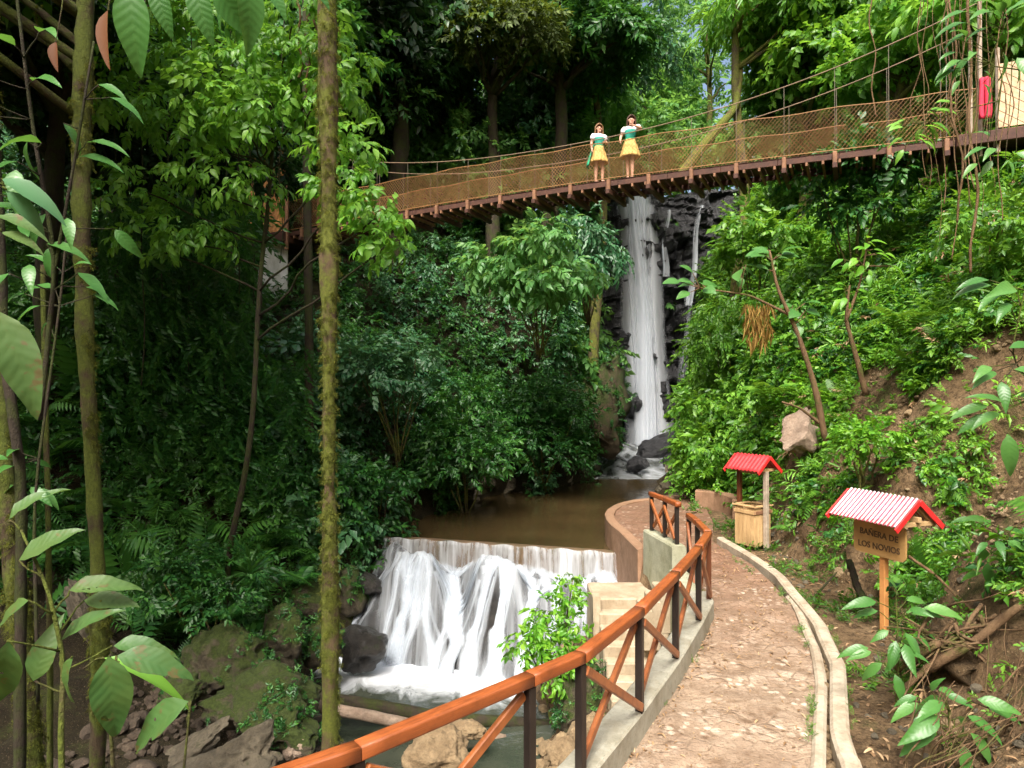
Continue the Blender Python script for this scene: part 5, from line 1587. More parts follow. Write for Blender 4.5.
# shade trees and epiphyte trees in the wood behind the footbridge
FT = [
 # name label px base d, top(px,py,d), r0, bark, leaf, kind, clumps
 ('forest_tree', 'tall dark tree with a black hollow crown left of the centre top', 395, 27, (405, -60), .38, 'bark_dark', 'leaf_dark', 'round', cl(400, 40, 27, 1.9, 12, 3.6, 101), 1.0),
 ('forest_tree', 'dark dense tree over the left end of the footbridge', 330, 29, (340, -40), .30, 'bark_dark', 'leaf_dark', 'small', cl(335, 90, 29, 1.8, 10, 3.2, 102), 1.0),
 ('forest_tree', 'tree with a moss hung crown of yellowish twigs near the centre top', 495, 28, (500, 10), .30, 'bark_dark', 'leaf_olive', 'small', cl(505, 42, 27, .95, 9, 1.6, 103), .7),
 ('forest_tree', 'dark trunked tree just right of the moss hung crown', 548, 29, (558, -30), .36, 'bark_dark', 'leaf_left', 'small', cl(560, 40, 29, 1.6, 10, 2.8, 104), .9),
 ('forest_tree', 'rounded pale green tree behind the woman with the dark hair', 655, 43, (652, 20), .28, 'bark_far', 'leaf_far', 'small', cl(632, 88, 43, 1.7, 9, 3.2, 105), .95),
 ('forest_tree', 'grey green feathery tree above the two women', 590, 32, (602, 0), .26, 'bark_far', 'leaf_blue', 'small', cl(596, 55, 32, 1.5, 9, 2.6, 106), .9),
 ('forest_tree', 'thin crowned pale tree with sky showing through, centre right top', 705, 48, (708, -40), .24, 'bark_far', 'leaf_pale', 'small', cl(690, 40, 48, 1.3, 11, 5.4, 107), 1.0),
 ('forest_tree', 'pale tree at the top edge left of the sky gaps', 628, 46, (640, -60), .24, 'bark_far', 'leaf_pale', 'small', cl(632, 5, 46, 1.6, 9, 4.0, 108), 1.0),
 ('forest_tree', 'lone straight trunk with a mossy leaning limb above the right part of the footbridge', 738, 24, (734, -60), .20, 'bark_far', 'leaf_mid', 'narrow', cl(770, 10, 24, .8, 7, 1.9, 109), .8),
 ('forest_tree', 'bushy yellow green tree right of the lone straight trunk', 800, 25, (815, 0), .24, 'bark_far', 'leaf_slope', 'round', cl(815, 62, 25, 1.5, 12, 3.0, 110), .85),
 ('forest_tree', 'dark crowned tree with a crooked limb at the top right of centre', 850, 27, (845, -40), .3, 'bark_dark', 'leaf_left', 'round', cl(850, 10, 27, 1.6, 10, 2.8, 111), .9),
 ('forest_tree', 'leafy tree hanging over the carrying cables at the upper right', 905, 20, (915, -30), .2, 'bark_far', 'leaf_mid', 'round', cl(905, 40, 20, 1.1, 10, 2.0, 112), .7),
 ('forest_tree', 'small tree with bright leaves right behind the vines at the top right corner', 985, 17, (990, -30), .16, 'bark_far', 'leaf_mid', 'broad', cl(985, 25, 17, .85, 8, 1.5, 113), .6),
 ('forest_tree', 'dark tree filling the top left corner', 55, 16, (60, -40), .26, 'bark_dark', 'leaf_dark', 'round', cl(50, 60, 16, 1.3, 10, 2.4, 114), .8),
 ('forest_tree', 'dark tree behind the second mossy trunk at the left', 150, 19, (155, -30), .14, 'bark_dark', 'leaf_dark', 'small', cl(150, 130, 19, 1.4, 12, 2.6, 115), .8),
 ('forest_tree', 'shadowy tree behind the bright leafed tree', 250, 23, (255, -30), .16, 'bark_dark', 'leaf_left', 'small', cl(250, 60, 23, 1.7, 12, 3.0, 116), .9),
 ('forest_tree', 'dark tree at the left end of the dark hollow, behind the mossy trunk', 300, 33, (300, -60), .3, 'bark_dark', 'leaf_dark', 'small', cl(290, 10, 33, 2.2, 10, 4.5, 117), 1.1),
 ('forest_tree', 'middle green tree above the long left half of the footbridge', 455, 31, (458, 20), .24, 'bark_far', 'leaf_left', 'small', cl(455, 105, 31, 1.3, 9, 2.2, 118), .8),
 ('forest_tree', 'tree with light tips behind the left part of the netting', 525, 33, (530, 40), .22, 'bark_far', 'leaf_blue', 'small', cl(520, 120, 33, 1.5, 9, 2.6, 119), .85),
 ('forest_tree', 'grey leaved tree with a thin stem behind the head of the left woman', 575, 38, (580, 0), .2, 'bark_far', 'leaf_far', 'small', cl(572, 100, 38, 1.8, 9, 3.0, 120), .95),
]
for k, (nm, lab, bx, d, tp, r0, bk, lm, kd, cs, sz) in enumerate(FT):
    b = gpt(bx, d)
    top = P(tp[0], tp[1], d)
    per = 30 if d > 30 else 34
    if 'sky' in lab: per = 9
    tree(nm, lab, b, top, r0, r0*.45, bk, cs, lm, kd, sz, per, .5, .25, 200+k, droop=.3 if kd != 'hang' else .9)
# understorey closing the view behind the footbridge
f = Fol()
for px, py, d, r, kind, tn in [(385, 150, 29, 1.5, 'small', .2), (420, 175, 30, 1.5, 'round', .4), (455, 150, 31, 1.5, 'small', .5), (480, 190, 30, 1.4, 'round', .4), (510, 165, 33, 1.6, 'small', .6), (540, 195, 31, 1.3, 'small', .4),
                               (560, 150, 35, 1.8, 'round', .5), (590, 180, 34, 1.5, 'small', .5), (615, 150, 39, 1.7, 'small', .6), (640, 175, 41, 1.7, 'round', .6), (665, 165, 44, 1.6, 'small', .7), (600, 115, 42, 2.0, 'small', .6), (545, 105, 37, 1.8, 'small', .4),
                               (500, 120, 35, 1.6, 'round', .45), (440, 120, 33, 1.7, 'small', .3), (400, 110, 31, 1.6, 'small', .2), (365, 120, 31, 1.6, 'small', .2), (760, 140, 30, 1.4, 'small', .6), (790, 110, 30, 1.7, 'round', .6), (820, 130, 26, 1.4, 'small', .5), (780, 165, 26, 1.2, 'round', .6),
                               (700, 175, 46, 1.6, 'small', .7), (730, 155, 40, 1.3, 'small', .7), (650, 120, 50, 1.8, 'small', .8), (690, 130, 56, 1.6, 'small', .9), (575, 70, 44, 2.0, 'small', .5), (660, 75, 58, 2.2, 'small', .9)]:
    c = P(px, py, d)
    for j in range(4):
        o_ = rng.normal(size=3)*r*.55
        f.clump(kind, (c.x+o_[0], c.y+o_[1], c.z+o_[2]*.6), (r*.8, r*.8, r*.6), int(30*r*r), .026*d, np.clip(tn+rng.normal()*.12, 0, 1), .3, droop=.3)
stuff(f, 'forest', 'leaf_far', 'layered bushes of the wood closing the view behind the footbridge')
# mossy leaning limb of the lone trunk
stick('limb', [P(676, 183, 23.0), P(692, 160, 23.2), P(715, 132, 23.4), P(737, 106, 23.8), P(742, 60, 24)], (.20, .10), 'bark_moss', 'mossy slanting limb joining the lone straight trunk behind the netting', 'limb', 12, .06)
# ------------------------------------------------------------------ shrubs one can tell apart
def shrub(name, label, clumps, mat, kind, size, per, base, tone=.5, stem='bark_far', sr=.03, cat='shrub', droop=.25, group=None, up=.55):
    root = empty(name, base, 0, label, cat, group)
    m = MB()
    for k, (x, y, z, r) in enumerate(clumps):
        b = np.array(base)+rng.normal(size=3)*.06
        limb(m, b-np.array([0, 0, .1]), (x, y, z), sr, sr*.3, 7, .05, k+31, 6)
    on(root, m.build('stems', M[stem], None, True))
    f = Fol()
    for x, y, z, r in clumps:
        f.clump(kind, (x, y, z), (r, r, r*.8), int(per*r*r)+8, size, tone+rng.normal()*.1, .3, droop=droop, up=up)
    on(root, f.build('leaves', mat)); return root
c = P(565, 690, 12); c.z = ground(c.x, 12)
shrub('shrub', 'bright lime green bush growing between the cascade and the stone steps',
      [(*P(550, 622, 12.0), .34), (*P(568, 600, 12.1), .22), (*P(534, 640, 11.9), .28), (*P(556, 650, 11.7), .34), (*P(576, 625, 12.0), .18), (*P(572, 662, 11.7), .26), (*P(528, 650, 11.9), .16), (*P(570, 580, 12.2), .12), (*P(552, 675, 11.6), .24)], 'leaf_lime', 'broad', .25, 330, c, .6, droop=.35)
SHR = [
 ('shrub', 'shrub with pale layered leaf sprays hanging over the ravine below the middle of the footbridge', cl(540, 268, 21.5, .70, 10, 1.5, 301, .6), 'leaf_pale', 'broad', .52, 110, .25, .4),
 ('shrub', 'dark feathery bush overhanging the left edge of the waterfall', cl(578, 255, 24, .65, 8, .9, 302, 1.3), 'leaf_blue', 'hang', .8, 60, .4, .6),
 ('shrub', 'dark round bush on the left shore of the brown pond', cl(470, 440, 21.5, .9, 9, 1.5, 303, .9), 'leaf_left', 'small', .5, 90, .55, .3),
 ('shrub', 'dense bush low over the far side of the brown pond', cl(545, 420, 25, 1.0, 9, 1.8, 304, .8), 'leaf_left', 'small', .55, 80, .4, .3),
 ('shrub', 'bluish bush right of the mossy trunk halfway up the left bank', cl(390, 370, 19, .7, 8, 1.3, 305), 'leaf_blue', 'round', .5, 80, .5, .3),
 ('shrub', 'small bush at the left end of the weir', cl(365, 490, 17.6, .55, 7, .9, 306), 'leaf_left', 'round', .42, 110, .5, .3),
 ('shrub', 'leafy bush behind the mossy trunk level with the weir', cl(300, 520, 16.4, .5, 6, .8, 307), 'leaf_left', 'small', .4, 110, .5, .3),
 ('shrub', 'big leaf covered bush at the foot of the cliff between well and waterfall', cl(712, 440, 21, .8, 9, 1.2, 308, 1.2), 'leaf_slope', 'round', .5, 90, .6, .4),
 ('shrub', 'low bright green bush behind the curved stone wall end', cl(708, 487, 20, .45, 6, .75, 309, .5), 'leaf_lime', 'small', .36, 150, .55, .2),
 ('shrub', 'tall hanging bush on the cliff edge right of the waterfall', cl(735, 350, 21.5, .7, 9, 1.1, 310, 1.4), 'leaf_slope', 'hang', .6, 80, .55, .4),
 ('shrub', 'yellowish bush under the right half of the footbridge', cl(755, 235, 21.5, .7, 8, 1.2, 311), 'leaf_slope', 'round', .55, 80, .7, .4),
 ('shrub', 'dark bush in the shade just below the right end of the deck', cl(860, 190, 17, .7, 8, 1.3, 312), 'leaf_left', 'round', .5, 80, .5, .3),
 ('shrub', 'low clump of bright leaves on the slope above the striped roof', cl(868, 440, 11.6, .22, 5, .4, 313, .5), 'leaf_lime', 'round', .28, 300, .55, .15),
 ('shrub', 'sunlit green bush high on the slope at the right edge', cl(1000, 250, 12.5, .6, 7, 1.0, 315, .7), 'leaf_slope', 'small', .42, 110, .6, .2),
 ('shrub', 'dark leafy bush over the overgrown boulder of the left shore', cl(200, 590, 12.8, .5, 8, .9, 316, .6), 'leaf_left', 'small', .38, 130, .5, .15),
]
for nm, lab, cs, mt, kd, sz, per, tone, drp in SHR:
    a = np.array(cs)[:, :3].mean(0)
    b = (a[0]+.2, a[1]+.5, min(a[2]-.3, ground(a[0]+.2, a[1]+.5)))
    b = (b[0], b[1], max(b[2], a[2]-2.5))
    shrub(nm, lab, cs, mt, kd, sz, per, b, tone, droop=drp)
# ferns and strap-leaved plants on the left shore
def rosette(name, label, c, kind, n, size, mat, up=.8, cat='fern', tone=.5, group=None):
    root = empty(name, c, 0, label, cat, group)
    a = np.linspace(0, 2*math.pi, n, endpoint=False)+rng.normal(size=n)*.2
    for k in range(n):
        f = Fol(); f.add(kind, np.zeros((1, 3)), np.array([[math.cos(a[k]), math.sin(a[k]), up*rng.uniform(.6, 1.3)]]), (0, 0, 1), size*rng.uniform(.75, 1.2), np.clip(tone+rng.normal()*.15, 0, 1))
        f.build('frond' if kind == 'frond' else 'leaves', mat, root)
    return root
rosette('strap_plant', 'clump of long strap leaves arching up in the shade left of the mossy trunk', P(250, 575, 13.4), 'strap', 5, .95, 'leaf_left', 1.2, 'plant', .8)
for px, py, d, s, lab in ((165, 572, 13.5, .7, 'bright small fern beside the big angular shaded boulder'), (275, 545, 15.5, .8, 'fern above the strap leaved clump'), (300, 585, 14.8, .6, 'fern hanging over the mossy rock by the pool'),
                           (355, 400, 19, .9, 'fern on the left bank just right of the mossy trunk, half way up'), (352, 480, 18, .8, 'fern low on the left bank close to the weir'), (230, 620, 12.3, .45, 'small fern growing on the overgrown mossy boulder'),
                           (905, 330, 13, .8, 'fern arching from the bright right slope below the vines'), (770, 400, 16.5, .8, 'fern beside the pale stone slab in the slope')):
    rosette('fern', lab, P(px, py, d), 'frond', 11, s, 'leaf_slope' if px > 700 else 'leaf_left', .7, 'fern', .6)
# ------------------------------------------------------------------ vines
def vine(px0, y0, px1, y1, d, r, lab, mat='vine', group=None):
    a, b = P(px0, y0, d), P(px1, y1, d); n = 12
    pts = [a.lerp(b, k/n)+Vector((.05*math.sin(k*1.3+px0), .05*math.cos(k*.9+px1), 0)) for k in range(n+1)]
    return tag(stick('vine', pts, r, mat, lab, 'vine', 6, .15), group=group)
VG = [(951, -40, 962, 222, 10.5, .016, 'longest bare brown vine hanging in front of the netting at the right'), (970, -40, 976, 272, 10.2, .020, 'thick knotted vine right of the longest bare one'),
      (946, -40, 953, 130, 10.8, .010, 'thin short vine left of the longest bare one'), (966, -40, 968, 205, 10.6, .010, 'thin vine close behind the thick knotted one'), (984, -40, 972, 190, 10.0, .008, 'thin slanting vine crossing the thick knotted one'),
      (872, -40, 876, 115, 16, .014, 'thin vine hanging by the upper right carrying cable')]
for v in VG: vine(*v)
for k in range(12):
    x = 915+k*8.5+rng.uniform(-4, 4); d = rng.uniform(10, 13)
    vine(x+rng.normal()*7, -40, x, rng.uniform(95, 260), d, rng.uniform(.004, .009), 'very thin vine hanging before the right end of the footbridge', 'vine', 'thin vines at the right bridgehead')
for k, (x, y1, lab) in enumerate(((300, 78, 'aerial root hanging left of the mossy trunk by the stream, outermost'), (308, 92, 'aerial root hanging left of the mossy trunk by the stream, middle one'), (315, 60, 'short aerial root against the mossy trunk by the stream'))):
    vine(x-4, -40, x, y1, 12.5, .022, lab, 'vine')
for k in range(11):
    x = 115+k*17+rng.uniform(-6, 6); d = rng.uniform(14.5, 17); y1 = rng.uniform(260, 430)
    vine(x+rng.normal()*8, -30, x, y1, d, .012, 'thin dark liana hanging in the shade left of the mossy trunk by the stream', 'bark_dark', 'lianas hanging in the shade')
# mats of hanging roots in the shaded ravine at the left
f = Fol(); n = nn(2600)
px = rng.uniform(100, 310, n); py = 190+290*rng.random(n)**1.3; d = rng.uniform(14.5, 19, n)
Pn = np.stack([(px-512)/FPX*d, d, CAMZ+(HZ-py)/FPX*d], 1)
Pn = Pn[(px < 255) | (py > 345)]; n = len(Pn)
f.add('hang', Pn, np.stack([rng.normal(size=n)*.25, rng.normal(size=n)*.25, -np.ones(n)], 1), np.stack([rng.normal(size=n), -np.ones(n), .3*np.ones(n)], 1), rng.uniform(.35, .8, n), rng.random(n)*.8)
stuff(f, 'creepers', 'leaf_left', 'dark curtain of hanging creepers and roots in the shade under the left bridgehead')
# ------------------------------------------------------------------ plants of the right bank
def plant(name, label, base, leaves, mat, stem='bark_green', sr=.012, tpl=None, cat='plant', tone=.5, axes=None, ar=None, stalk=.004):
    """leaves: (tip of stalk, direction, length); axes: polylines (with end radii) the stalks grow from"""
    root = empty(name, base, 0, label, cat)
    m = MB(); tpl = tpl or [LFB]; Q_ = []
    if axes is None:
        c = np.mean([tuple(p) for p, d, L in leaves], 0); top = max(leaves, key=lambda l: l[0][2])[0]
        axes = [[base, (Vector(base)+Vector(c))/2+Vector((.02, 0, .03)), Vector(c), Vector(top)]]
    for k, ax in enumerate(axes):
        pts = np.array([tuple(p) for p in ax]); t = np.linspace(0, 1, len(pts)); tt = np.linspace(0, 1, 16)
        q = np.stack([np.interp(tt, t, pts[:, j]) for j in range(3)], 1); q[1:-1] = (q[:-2]+2*q[1:-1]+q[2:])/4
        r0, r1 = ar[k] if ar else (sr, sr*.4)
        m.tube(q, np.linspace(r0, r1, 16), 8, jit=.06); Q_.append(q)
    Q_ = np.concatenate(Q_)
    for k, (p, d, L) in enumerate(leaves):
        pv = np.array(tuple(p)); dist = np.linalg.norm(Q_-(pv-np.array([0, 0, .10])), axis=1); o = Q_[int(np.argmin(dist))]
        limb(m, o, p, stalk*1.5, stalk, 5, .006, k, 5)
    on(root, m.build('stems', M[stem], None, True))
    for k, (p, d, L) in enumerate(leaves):
        f = Fol(); d = np.array(d, float); d /= np.linalg.norm(d)
        side = np.array([rng.normal()*.35, -.55, .8])
        tp = [tpl[k % len(tpl)]]
        f.add(tp, np.array([tuple(p)]), d[None], side[None], L, np.clip(tone+rng.normal()*.2, 0, 1))
        o = f.build('leaf', mat)
        for nm, col_ in (('lu', 0), ('lv', 1)):
            at = o.data.attributes.new(nm, 'FLOAT', 'POINT'); at.data.foreach_set('value', tp[0][0][:, col_].astype(np.float32))
        on(root, o)
    return root
def fan(c, n, L, spread, seed, droop=.2, facing=(0, -.6, .4)):
    r = np.random.default_rng(seed); out = []
    for k in range(n):
        v = r.normal(size=3); v /= np.linalg.norm(v); v[1] *= .6
        p = Vector(c)+Vector(v)*spread*r.uniform(.3, 1)
        d = Vector((v[0], v[1]*.6-.2, v[2]*.4-droop)); out.append((p, d, L*r.uniform(.7, 1.2)))
    return out
b = P(893, 690, 6.9); b.z = ground(b.x, b.y)
plant('leafy_plant', 'tall young plant with pointed green leaves between the notice board and the root tangle', b, fan(P(898, 625, 6.9), 15, .30, .36, 401) + fan(P(890, 660, 6.8), 7, .26, .25, 402), 'leaf_big', cat='plant')
b = P(945, 740, 6.0); b.z = ground(b.x, b.y)
plant('leafy_plant', 'low plant with big ribbed leaves at the lower right corner', b, fan(P(955, 712, 5.9), 12, .38, .30, 403) + fan(P(930, 700, 6.0), 8, .24, .24, 404), 'leaf_big')
b = P(1000, 560, 7.6); b.z = ground(b.x, b.y)
plant('leafy_plant', 'leafy plant at the right edge beside the root tangle', b, fan(P(992, 540, 7.4), 10, .30, .32, 405) + fan(P(1015, 520, 7.3), 6, .34, .3, 406), 'leaf_big')
b = P(1060, 440, 6.6)
plant('branch', 'branch with broad leaves reaching in from the right edge at mid height', b, fan(P(1010, 415, 6.5), 9, .36, .30, 407) + fan(P(1000, 375, 6.4), 7, .32, .3, 408) + fan(P(1018, 300, 6.6), 9, .36, .34, 409), 'leaf_big', cat='branch')
b = P(1070, 80, 8.5)
plant('branch', 'leafy branch hanging in at the top right corner over the bridgehead', b, fan(P(1005, 30, 8.6), 16, .34, .55, 410) + fan(P(975, 60, 8.8), 10, .3, .4, 411) + fan(P(1000, 150, 8.4), 8, .3, .4, 412), 'leaf_big', cat='branch', tone=.6)
b = P(1000, 100, 11)
plant('branch', 'twig with bright leaves hanging before the netting left of the vines', b, fan(P(925, 120, 10.8), 16, .30, .42, 413) + fan(P(912, 135, 10.6), 8, .28, .3, 414), 'leaf_mid', cat='branch', tone=.7)
# small trees on the right slope
b = P(826, 445, 14.2)
plant('small_tree', 'small crooked tree with large roundish leaves leaning from the slope behind the little well', b, fan(P(775, 258, 13.9), 8, .40, .40, 415, .0) + fan(P(700, 285, 13.9), 8, .40, .42, 416, .0) + fan(P(740, 262, 13.9), 6, .36, .4, 420, 0) + fan(P(800, 310, 14.1), 6, .34, .35, 417), 'leaf_big', 'bark_tan', .055, [leaf_tpl(6, .74, .08, .25)], 'tree', .5,
      [[b, P(815, 385, 14.1), P(797, 330, 14.0), P(778, 290, 13.9), P(770, 250, 13.9)], [P(790, 315, 14), P(750, 295, 13.9), P(700, 288, 13.9)], [P(822, 425, 14.2), P(800, 408, 14.1), P(782, 402, 14.0)]], [(.075, .02), (.03, .012), (.035, .02)], .008)
b = P(866, 395, 13.8)
plant('small_tree', 'second slim tree on the right slope with a bright tuft of pointed leaves', b, fan(P(868, 258, 13.6), 26, .28, .60, 418, .35) + fan(P(848, 295, 13.6), 9, .28, .4, 419, .3), 'leaf_lime', 'bark_tan', .04, [leaf_tpl(5, .45, .1, .4)], 'tree', .6,
      [[b, P(856, 355, 13.7), P(846, 320, 13.7), P(850, 285, 13.6)], [P(846, 322, 13.7), P(860, 285, 13.6), P(868, 245, 13.6)]], [(.065, .02), (.035, .012)], .006)
f = Fol(); n = 170
px = 758+np.clip(rng.normal(size=n), -1.6, 1.6)*8; d = rng.uniform(13.6, 14.1, n); py = 302+rng.random(n)**1.5*38
Pn = np.stack([(px-512)/FPX*d, d, CAMZ+(HZ-py)/FPX*d], 1)
f.add([kite(.10, .05, .3)], Pn, np.stack([rng.normal(size=n)*.35, rng.normal(size=n)*.3, -np.ones(n)], 1), (0, -1, .2), rng.uniform(.2, .42, n), rng.random(n))
o = f.build('hanging_moss', 'fibre'); tag(o, 'beard of yellow brown moss hanging from the small crooked tree', 'moss')
# root tangle and dead stalks
rt = empty('root_tangle', P(950, 640, 7.2), 0, 'upturned tangle of pale roots and soil on the lower right bank', 'roots')
def onr(ob): return on(rt, ob)
o = link('soil_clod', rock_me('soil_clod', 77, (.62, .5, .36), 6, .22, 4), M['soil']); o.location = P(975, 655, 7.4); onr(o)
m = MB()
for k in range(34):
    a = P(rng.uniform(925, 1010), rng.uniform(610, 650), 7.1+rng.normal()*.15); b = P(rng.uniform(885, 1040), rng.uniform(590, 720), 6.8+rng.normal()*.25)
    md_ = (a+b)/2+Vector(rng.normal(size=3)*.09)
    m.tube(trunk_pts(a, b, 8, .05, k)+np.array([0, 0, 0]), np.linspace(rng.uniform(.010, .024), .004, 8), 6)
onr(m.build('roots', M['bark_tan'], None, True))
m = MB(); limb(m, P(928, 668, 7.0), P(1045, 585, 6.6), .05, .03, 10, .03, 5); limb(m, P(895, 668, 7.1), P(935, 640, 6.9), .045, .04, 8, .02, 6); limb(m, P(900, 690, 6.9), P(985, 605, 7.2), .03, .02, 8, .03, 9)
onr(m.build('thick_root', M['bark_tan'], None, True))
m = MB()
for k in range(60):
    a = P(rng.uniform(900, 960), rng.uniform(740, 800), 5.9+rng.normal()*.15); b = a+Vector((rng.uniform(-.05, .75), rng.normal()*.15, rng.uniform(.15, .60)))
    m.tube(trunk_pts(a, b, 6, .02, k), np.linspace(.007, .003, 6), 5)
for k in range(24):
    a = P(rng.uniform(985, 1050), rng.uniform(690, 800), 6.0+rng.normal()*.15); b = a+Vector((rng.uniform(.0, .45), rng.normal()*.1, rng.uniform(.3, .9)))
    m.tube(trunk_pts(a, b, 6, .02, k+90), np.linspace(.009, .003, 6), 5)
o = m.build('dead_stalks', M['bark_tan'], None, True); tag(o, 'heap of dry straw coloured stalks at the lower right corner', 'stalks', kind='stuff')
# ------------------------------------------------------------------ near leaves at the left
b = P(20, 800, 3.4)
def tipfan(lst): return [(P(x, y, d), v, L) for x, y, d, v, L in lst]
plant('large_leaved_plant', 'large plant with worn spotted oval leaves in the lower left corner', P(60, 850, 3.0),
      tipfan([(190, 700, 3.1, (-.85, -.1, -.45), .40), (120, 660, 3.2, (-.8, .0, -.75), .34), (110, 655, 3.0, (.15, -.1, -1), .40), (118, 655, 3.2, (1, .1, -.12), .36), (10, 640, 3.0, (-.2, 0, -1), .45), (30, 600, 3.1, (-.75, .05, -.4), .3),
              (62, 640, 3.3, (.6, .0, .62), .30), (70, 590, 3.3, (.8, .1, .25), .3), (20, 560, 3.2, (.65, 0, .55), .3), (35, 680, 3.2, (.3, -.1, .85), .3), (115, 645, 3.3, (.9, .0, .12), .28), (85, 600, 3.4, (1, 0, .1), .26), (75, 655, 3.1, (-.4, -.1, -.9), .24), (10, 520, 3.3, (.4, .1, .6), .26)]), 'leaf_worn', sr=.010, tpl=[leaf_tpl(9, .40, .10, .45, wav=.012), leaf_tpl(9, .36, .16, .6, wav=.02), leaf_tpl(9, .44, .06, .35, wav=.016)], axes=[[P(70, 850, 3.1), P(62, 740, 3.1), P(66, 660, 3.2), P(50, 590, 3.2), P(22, 530, 3.3)], [P(120, 850, 3.1), P(112, 720, 3.1), P(118, 655, 3.1)], [P(180, 850, 3.1), P(186, 760, 3.1), P(192, 700, 3.1)]], ar=[(.016, .006), (.011, .005), (.008, .004)])
plant('large_leaf', 'long yellow green leaf drooping before the boulders at lower left', P(85, 668, 4.2), tipfan([(105, 657, 4.2, (1, -.1, -.10), .55)]), 'leaf_mid', sr=.006, tpl=[leaf_tpl(9, .18, .15, .75)], cat='leaf')
plant('hanging_leaf', 'big pale insect eaten leaf hanging at the left edge, level with the pond', P(-40, 300, 2.8), tipfan([(-4, 310, 2.8, (.38, -.05, -.75), .48)]), 'leaf_worn', sr=.006, tpl=[leaf_tpl(10, .36, .12, .25, wav=.012)], cat='leaf', tone=.9)
plant('hanging_leaf', 'bluish leaf pair at the left edge below the top corner', P(-40, 190, 3.0), tipfan([(0, 178, 3.0, (.9, 0, -.28), .30), (5, 190, 3.0, (.5, .1, -.45), .22)]), 'leaf_blue', sr=.006, tpl=[LFB], cat='leaf', tone=.8)
plant('hanging_leaf', 'pale tattered leaf at the left edge under the bluish pair', P(-40, 225, 3.3), tipfan([(-5, 215, 3.3, (.9, 0, -.1), .24), (0, 232, 3.3, (1, 0, -.15), .2)]), 'leaf_worn', sr=.006, tpl=[LFB], cat='leaf', tone=1.0)
plant('hanging_leaf', 'reddish brown dead leaf hanging at the top left', P(108, -40, 3.2), tipfan([(106, 8, 3.2, (-.05, 0, -1), .28)]), 'leaf_brown', sr=.006, tpl=[leaf_tpl(8, .32, .35, .1)], cat='leaf')
plant('hanging_leaf', 'small brown dead leaf left of the big reddish one', P(60, -30, 3.6), tipfan([(54, 40, 3.6, (.0, 0, -1), .16)]), 'leaf_brown', sr=.004, tpl=[leaf_tpl(8, .4, .4, .1)], cat='leaf')
plant('leafy_branch', 'branch with large dark green leaves hanging from the top edge above the bright leafed tree', P(170, -60, 3.1), tipfan([(128, -18, 3.1, (.05, 0, -1), .40), (152, -18, 3.1, (.3, 0, -1), .24), (190, -20, 3.1, (.25, 0, -.8), .28), (212, -20, 3.1, (.35, .1, -.6), .30), (246, -25, 3.1, (.12, 0, -1), .34), (262, -20, 3.2, (.5, 0, -.6), .2), (232, -22, 3.2, (-.5, 0, -.8), .24), (300, -28, 3.2, (.6, 0, -.5), .2)]), 'leaf_big', sr=.008, tpl=[leaf_tpl(9, .40, .14, .3)], cat='branch', tone=.25)
plant('understorey_plant', 'slender stem with drooping green leaves at the upper left edge', P(25, 330, 5.2), fan(P(20, 120, 5.0), 12, .32, .7, 431, .35) + fan(P(60, 180, 5.2), 9, .30, .6, 432, .3) + fan(P(30, 260, 5.1), 6, .28, .4, 433, .3), 'leaf_big', 'bark_dark', .02, cat='plant', tone=.3, axes=[[P(40, 420, 5.2), P(55, 260, 5.2), P(30, 120, 5.1), P(10, -40, 5.0)], [P(52, 280, 5.2), P(75, 150, 5.2), P(92, 40, 5.2)]], ar=[(.02, .01), (.013, .008)])
plant('understorey_plant', 'leafy stem between the two left mossy trunks with glossy leaves', P(40, 560, 6.2), fan(P(60, 300, 6.4), 8, .26, .4, 434, .2) + fan(P(20, 480, 6.3), 8, .26, .5, 435, .2), 'leaf_big', 'bark_dark', .014, cat='plant', tone=.35, axes=[[P(40, 700, 6.2), P(34, 500, 6.2), P(60, 300, 6.4), P(66, 230, 6.4)]], ar=[(.016, .008)])
# moss tufts and epiphytes on the foreground trunks
def tufts(root, n, zmax, size=(.04, .11)):
    o = [c for c in bpy.data.objects if c.parent == root and c.name.split('.')[0] == 'trunk'][0]; me = o.data
    nv = len(me.vertices); C = np.empty(nv*3); me.vertices.foreach_get('co', C); C = C.reshape(-1, 3)
    Nn = np.empty(nv*3); me.vertex_normals.foreach_get('vector', Nn); Nn = Nn.reshape(-1, 3)
    d0 = np.hypot(C[:, 0]-root.location.x, C[:, 1]-root.location.y)
    ok = np.where((C[:, 2] < zmax) & (d0 < 1.3) & (N3.fbm(C, 1.3, 3)+.5*Nn[:, 0] > -.35))[0]
    k = rng.choice(ok, n); c = C[k]+np.array([0, 0, 1])*rng.uniform(-.05, .05, n)[:, None]; nr_ = Nn[k]
    f = Fol(); f.add('tuft', c-nr_*.004, nr_*.55+np.array([0, 0, -.8])+rng.normal(size=(n, 3))*.25, nr_+np.array([0, 0, .4]), rng.uniform(*size, n), rng.random(n))
    on(root, f.build('moss', 'leaf_moss'))
tufts(t1_, 3000, 10.5); tufts(t2_, 2200, 9.5, (.03, .08)); tufts(t3_, 1800, 8.5, (.03, .09))
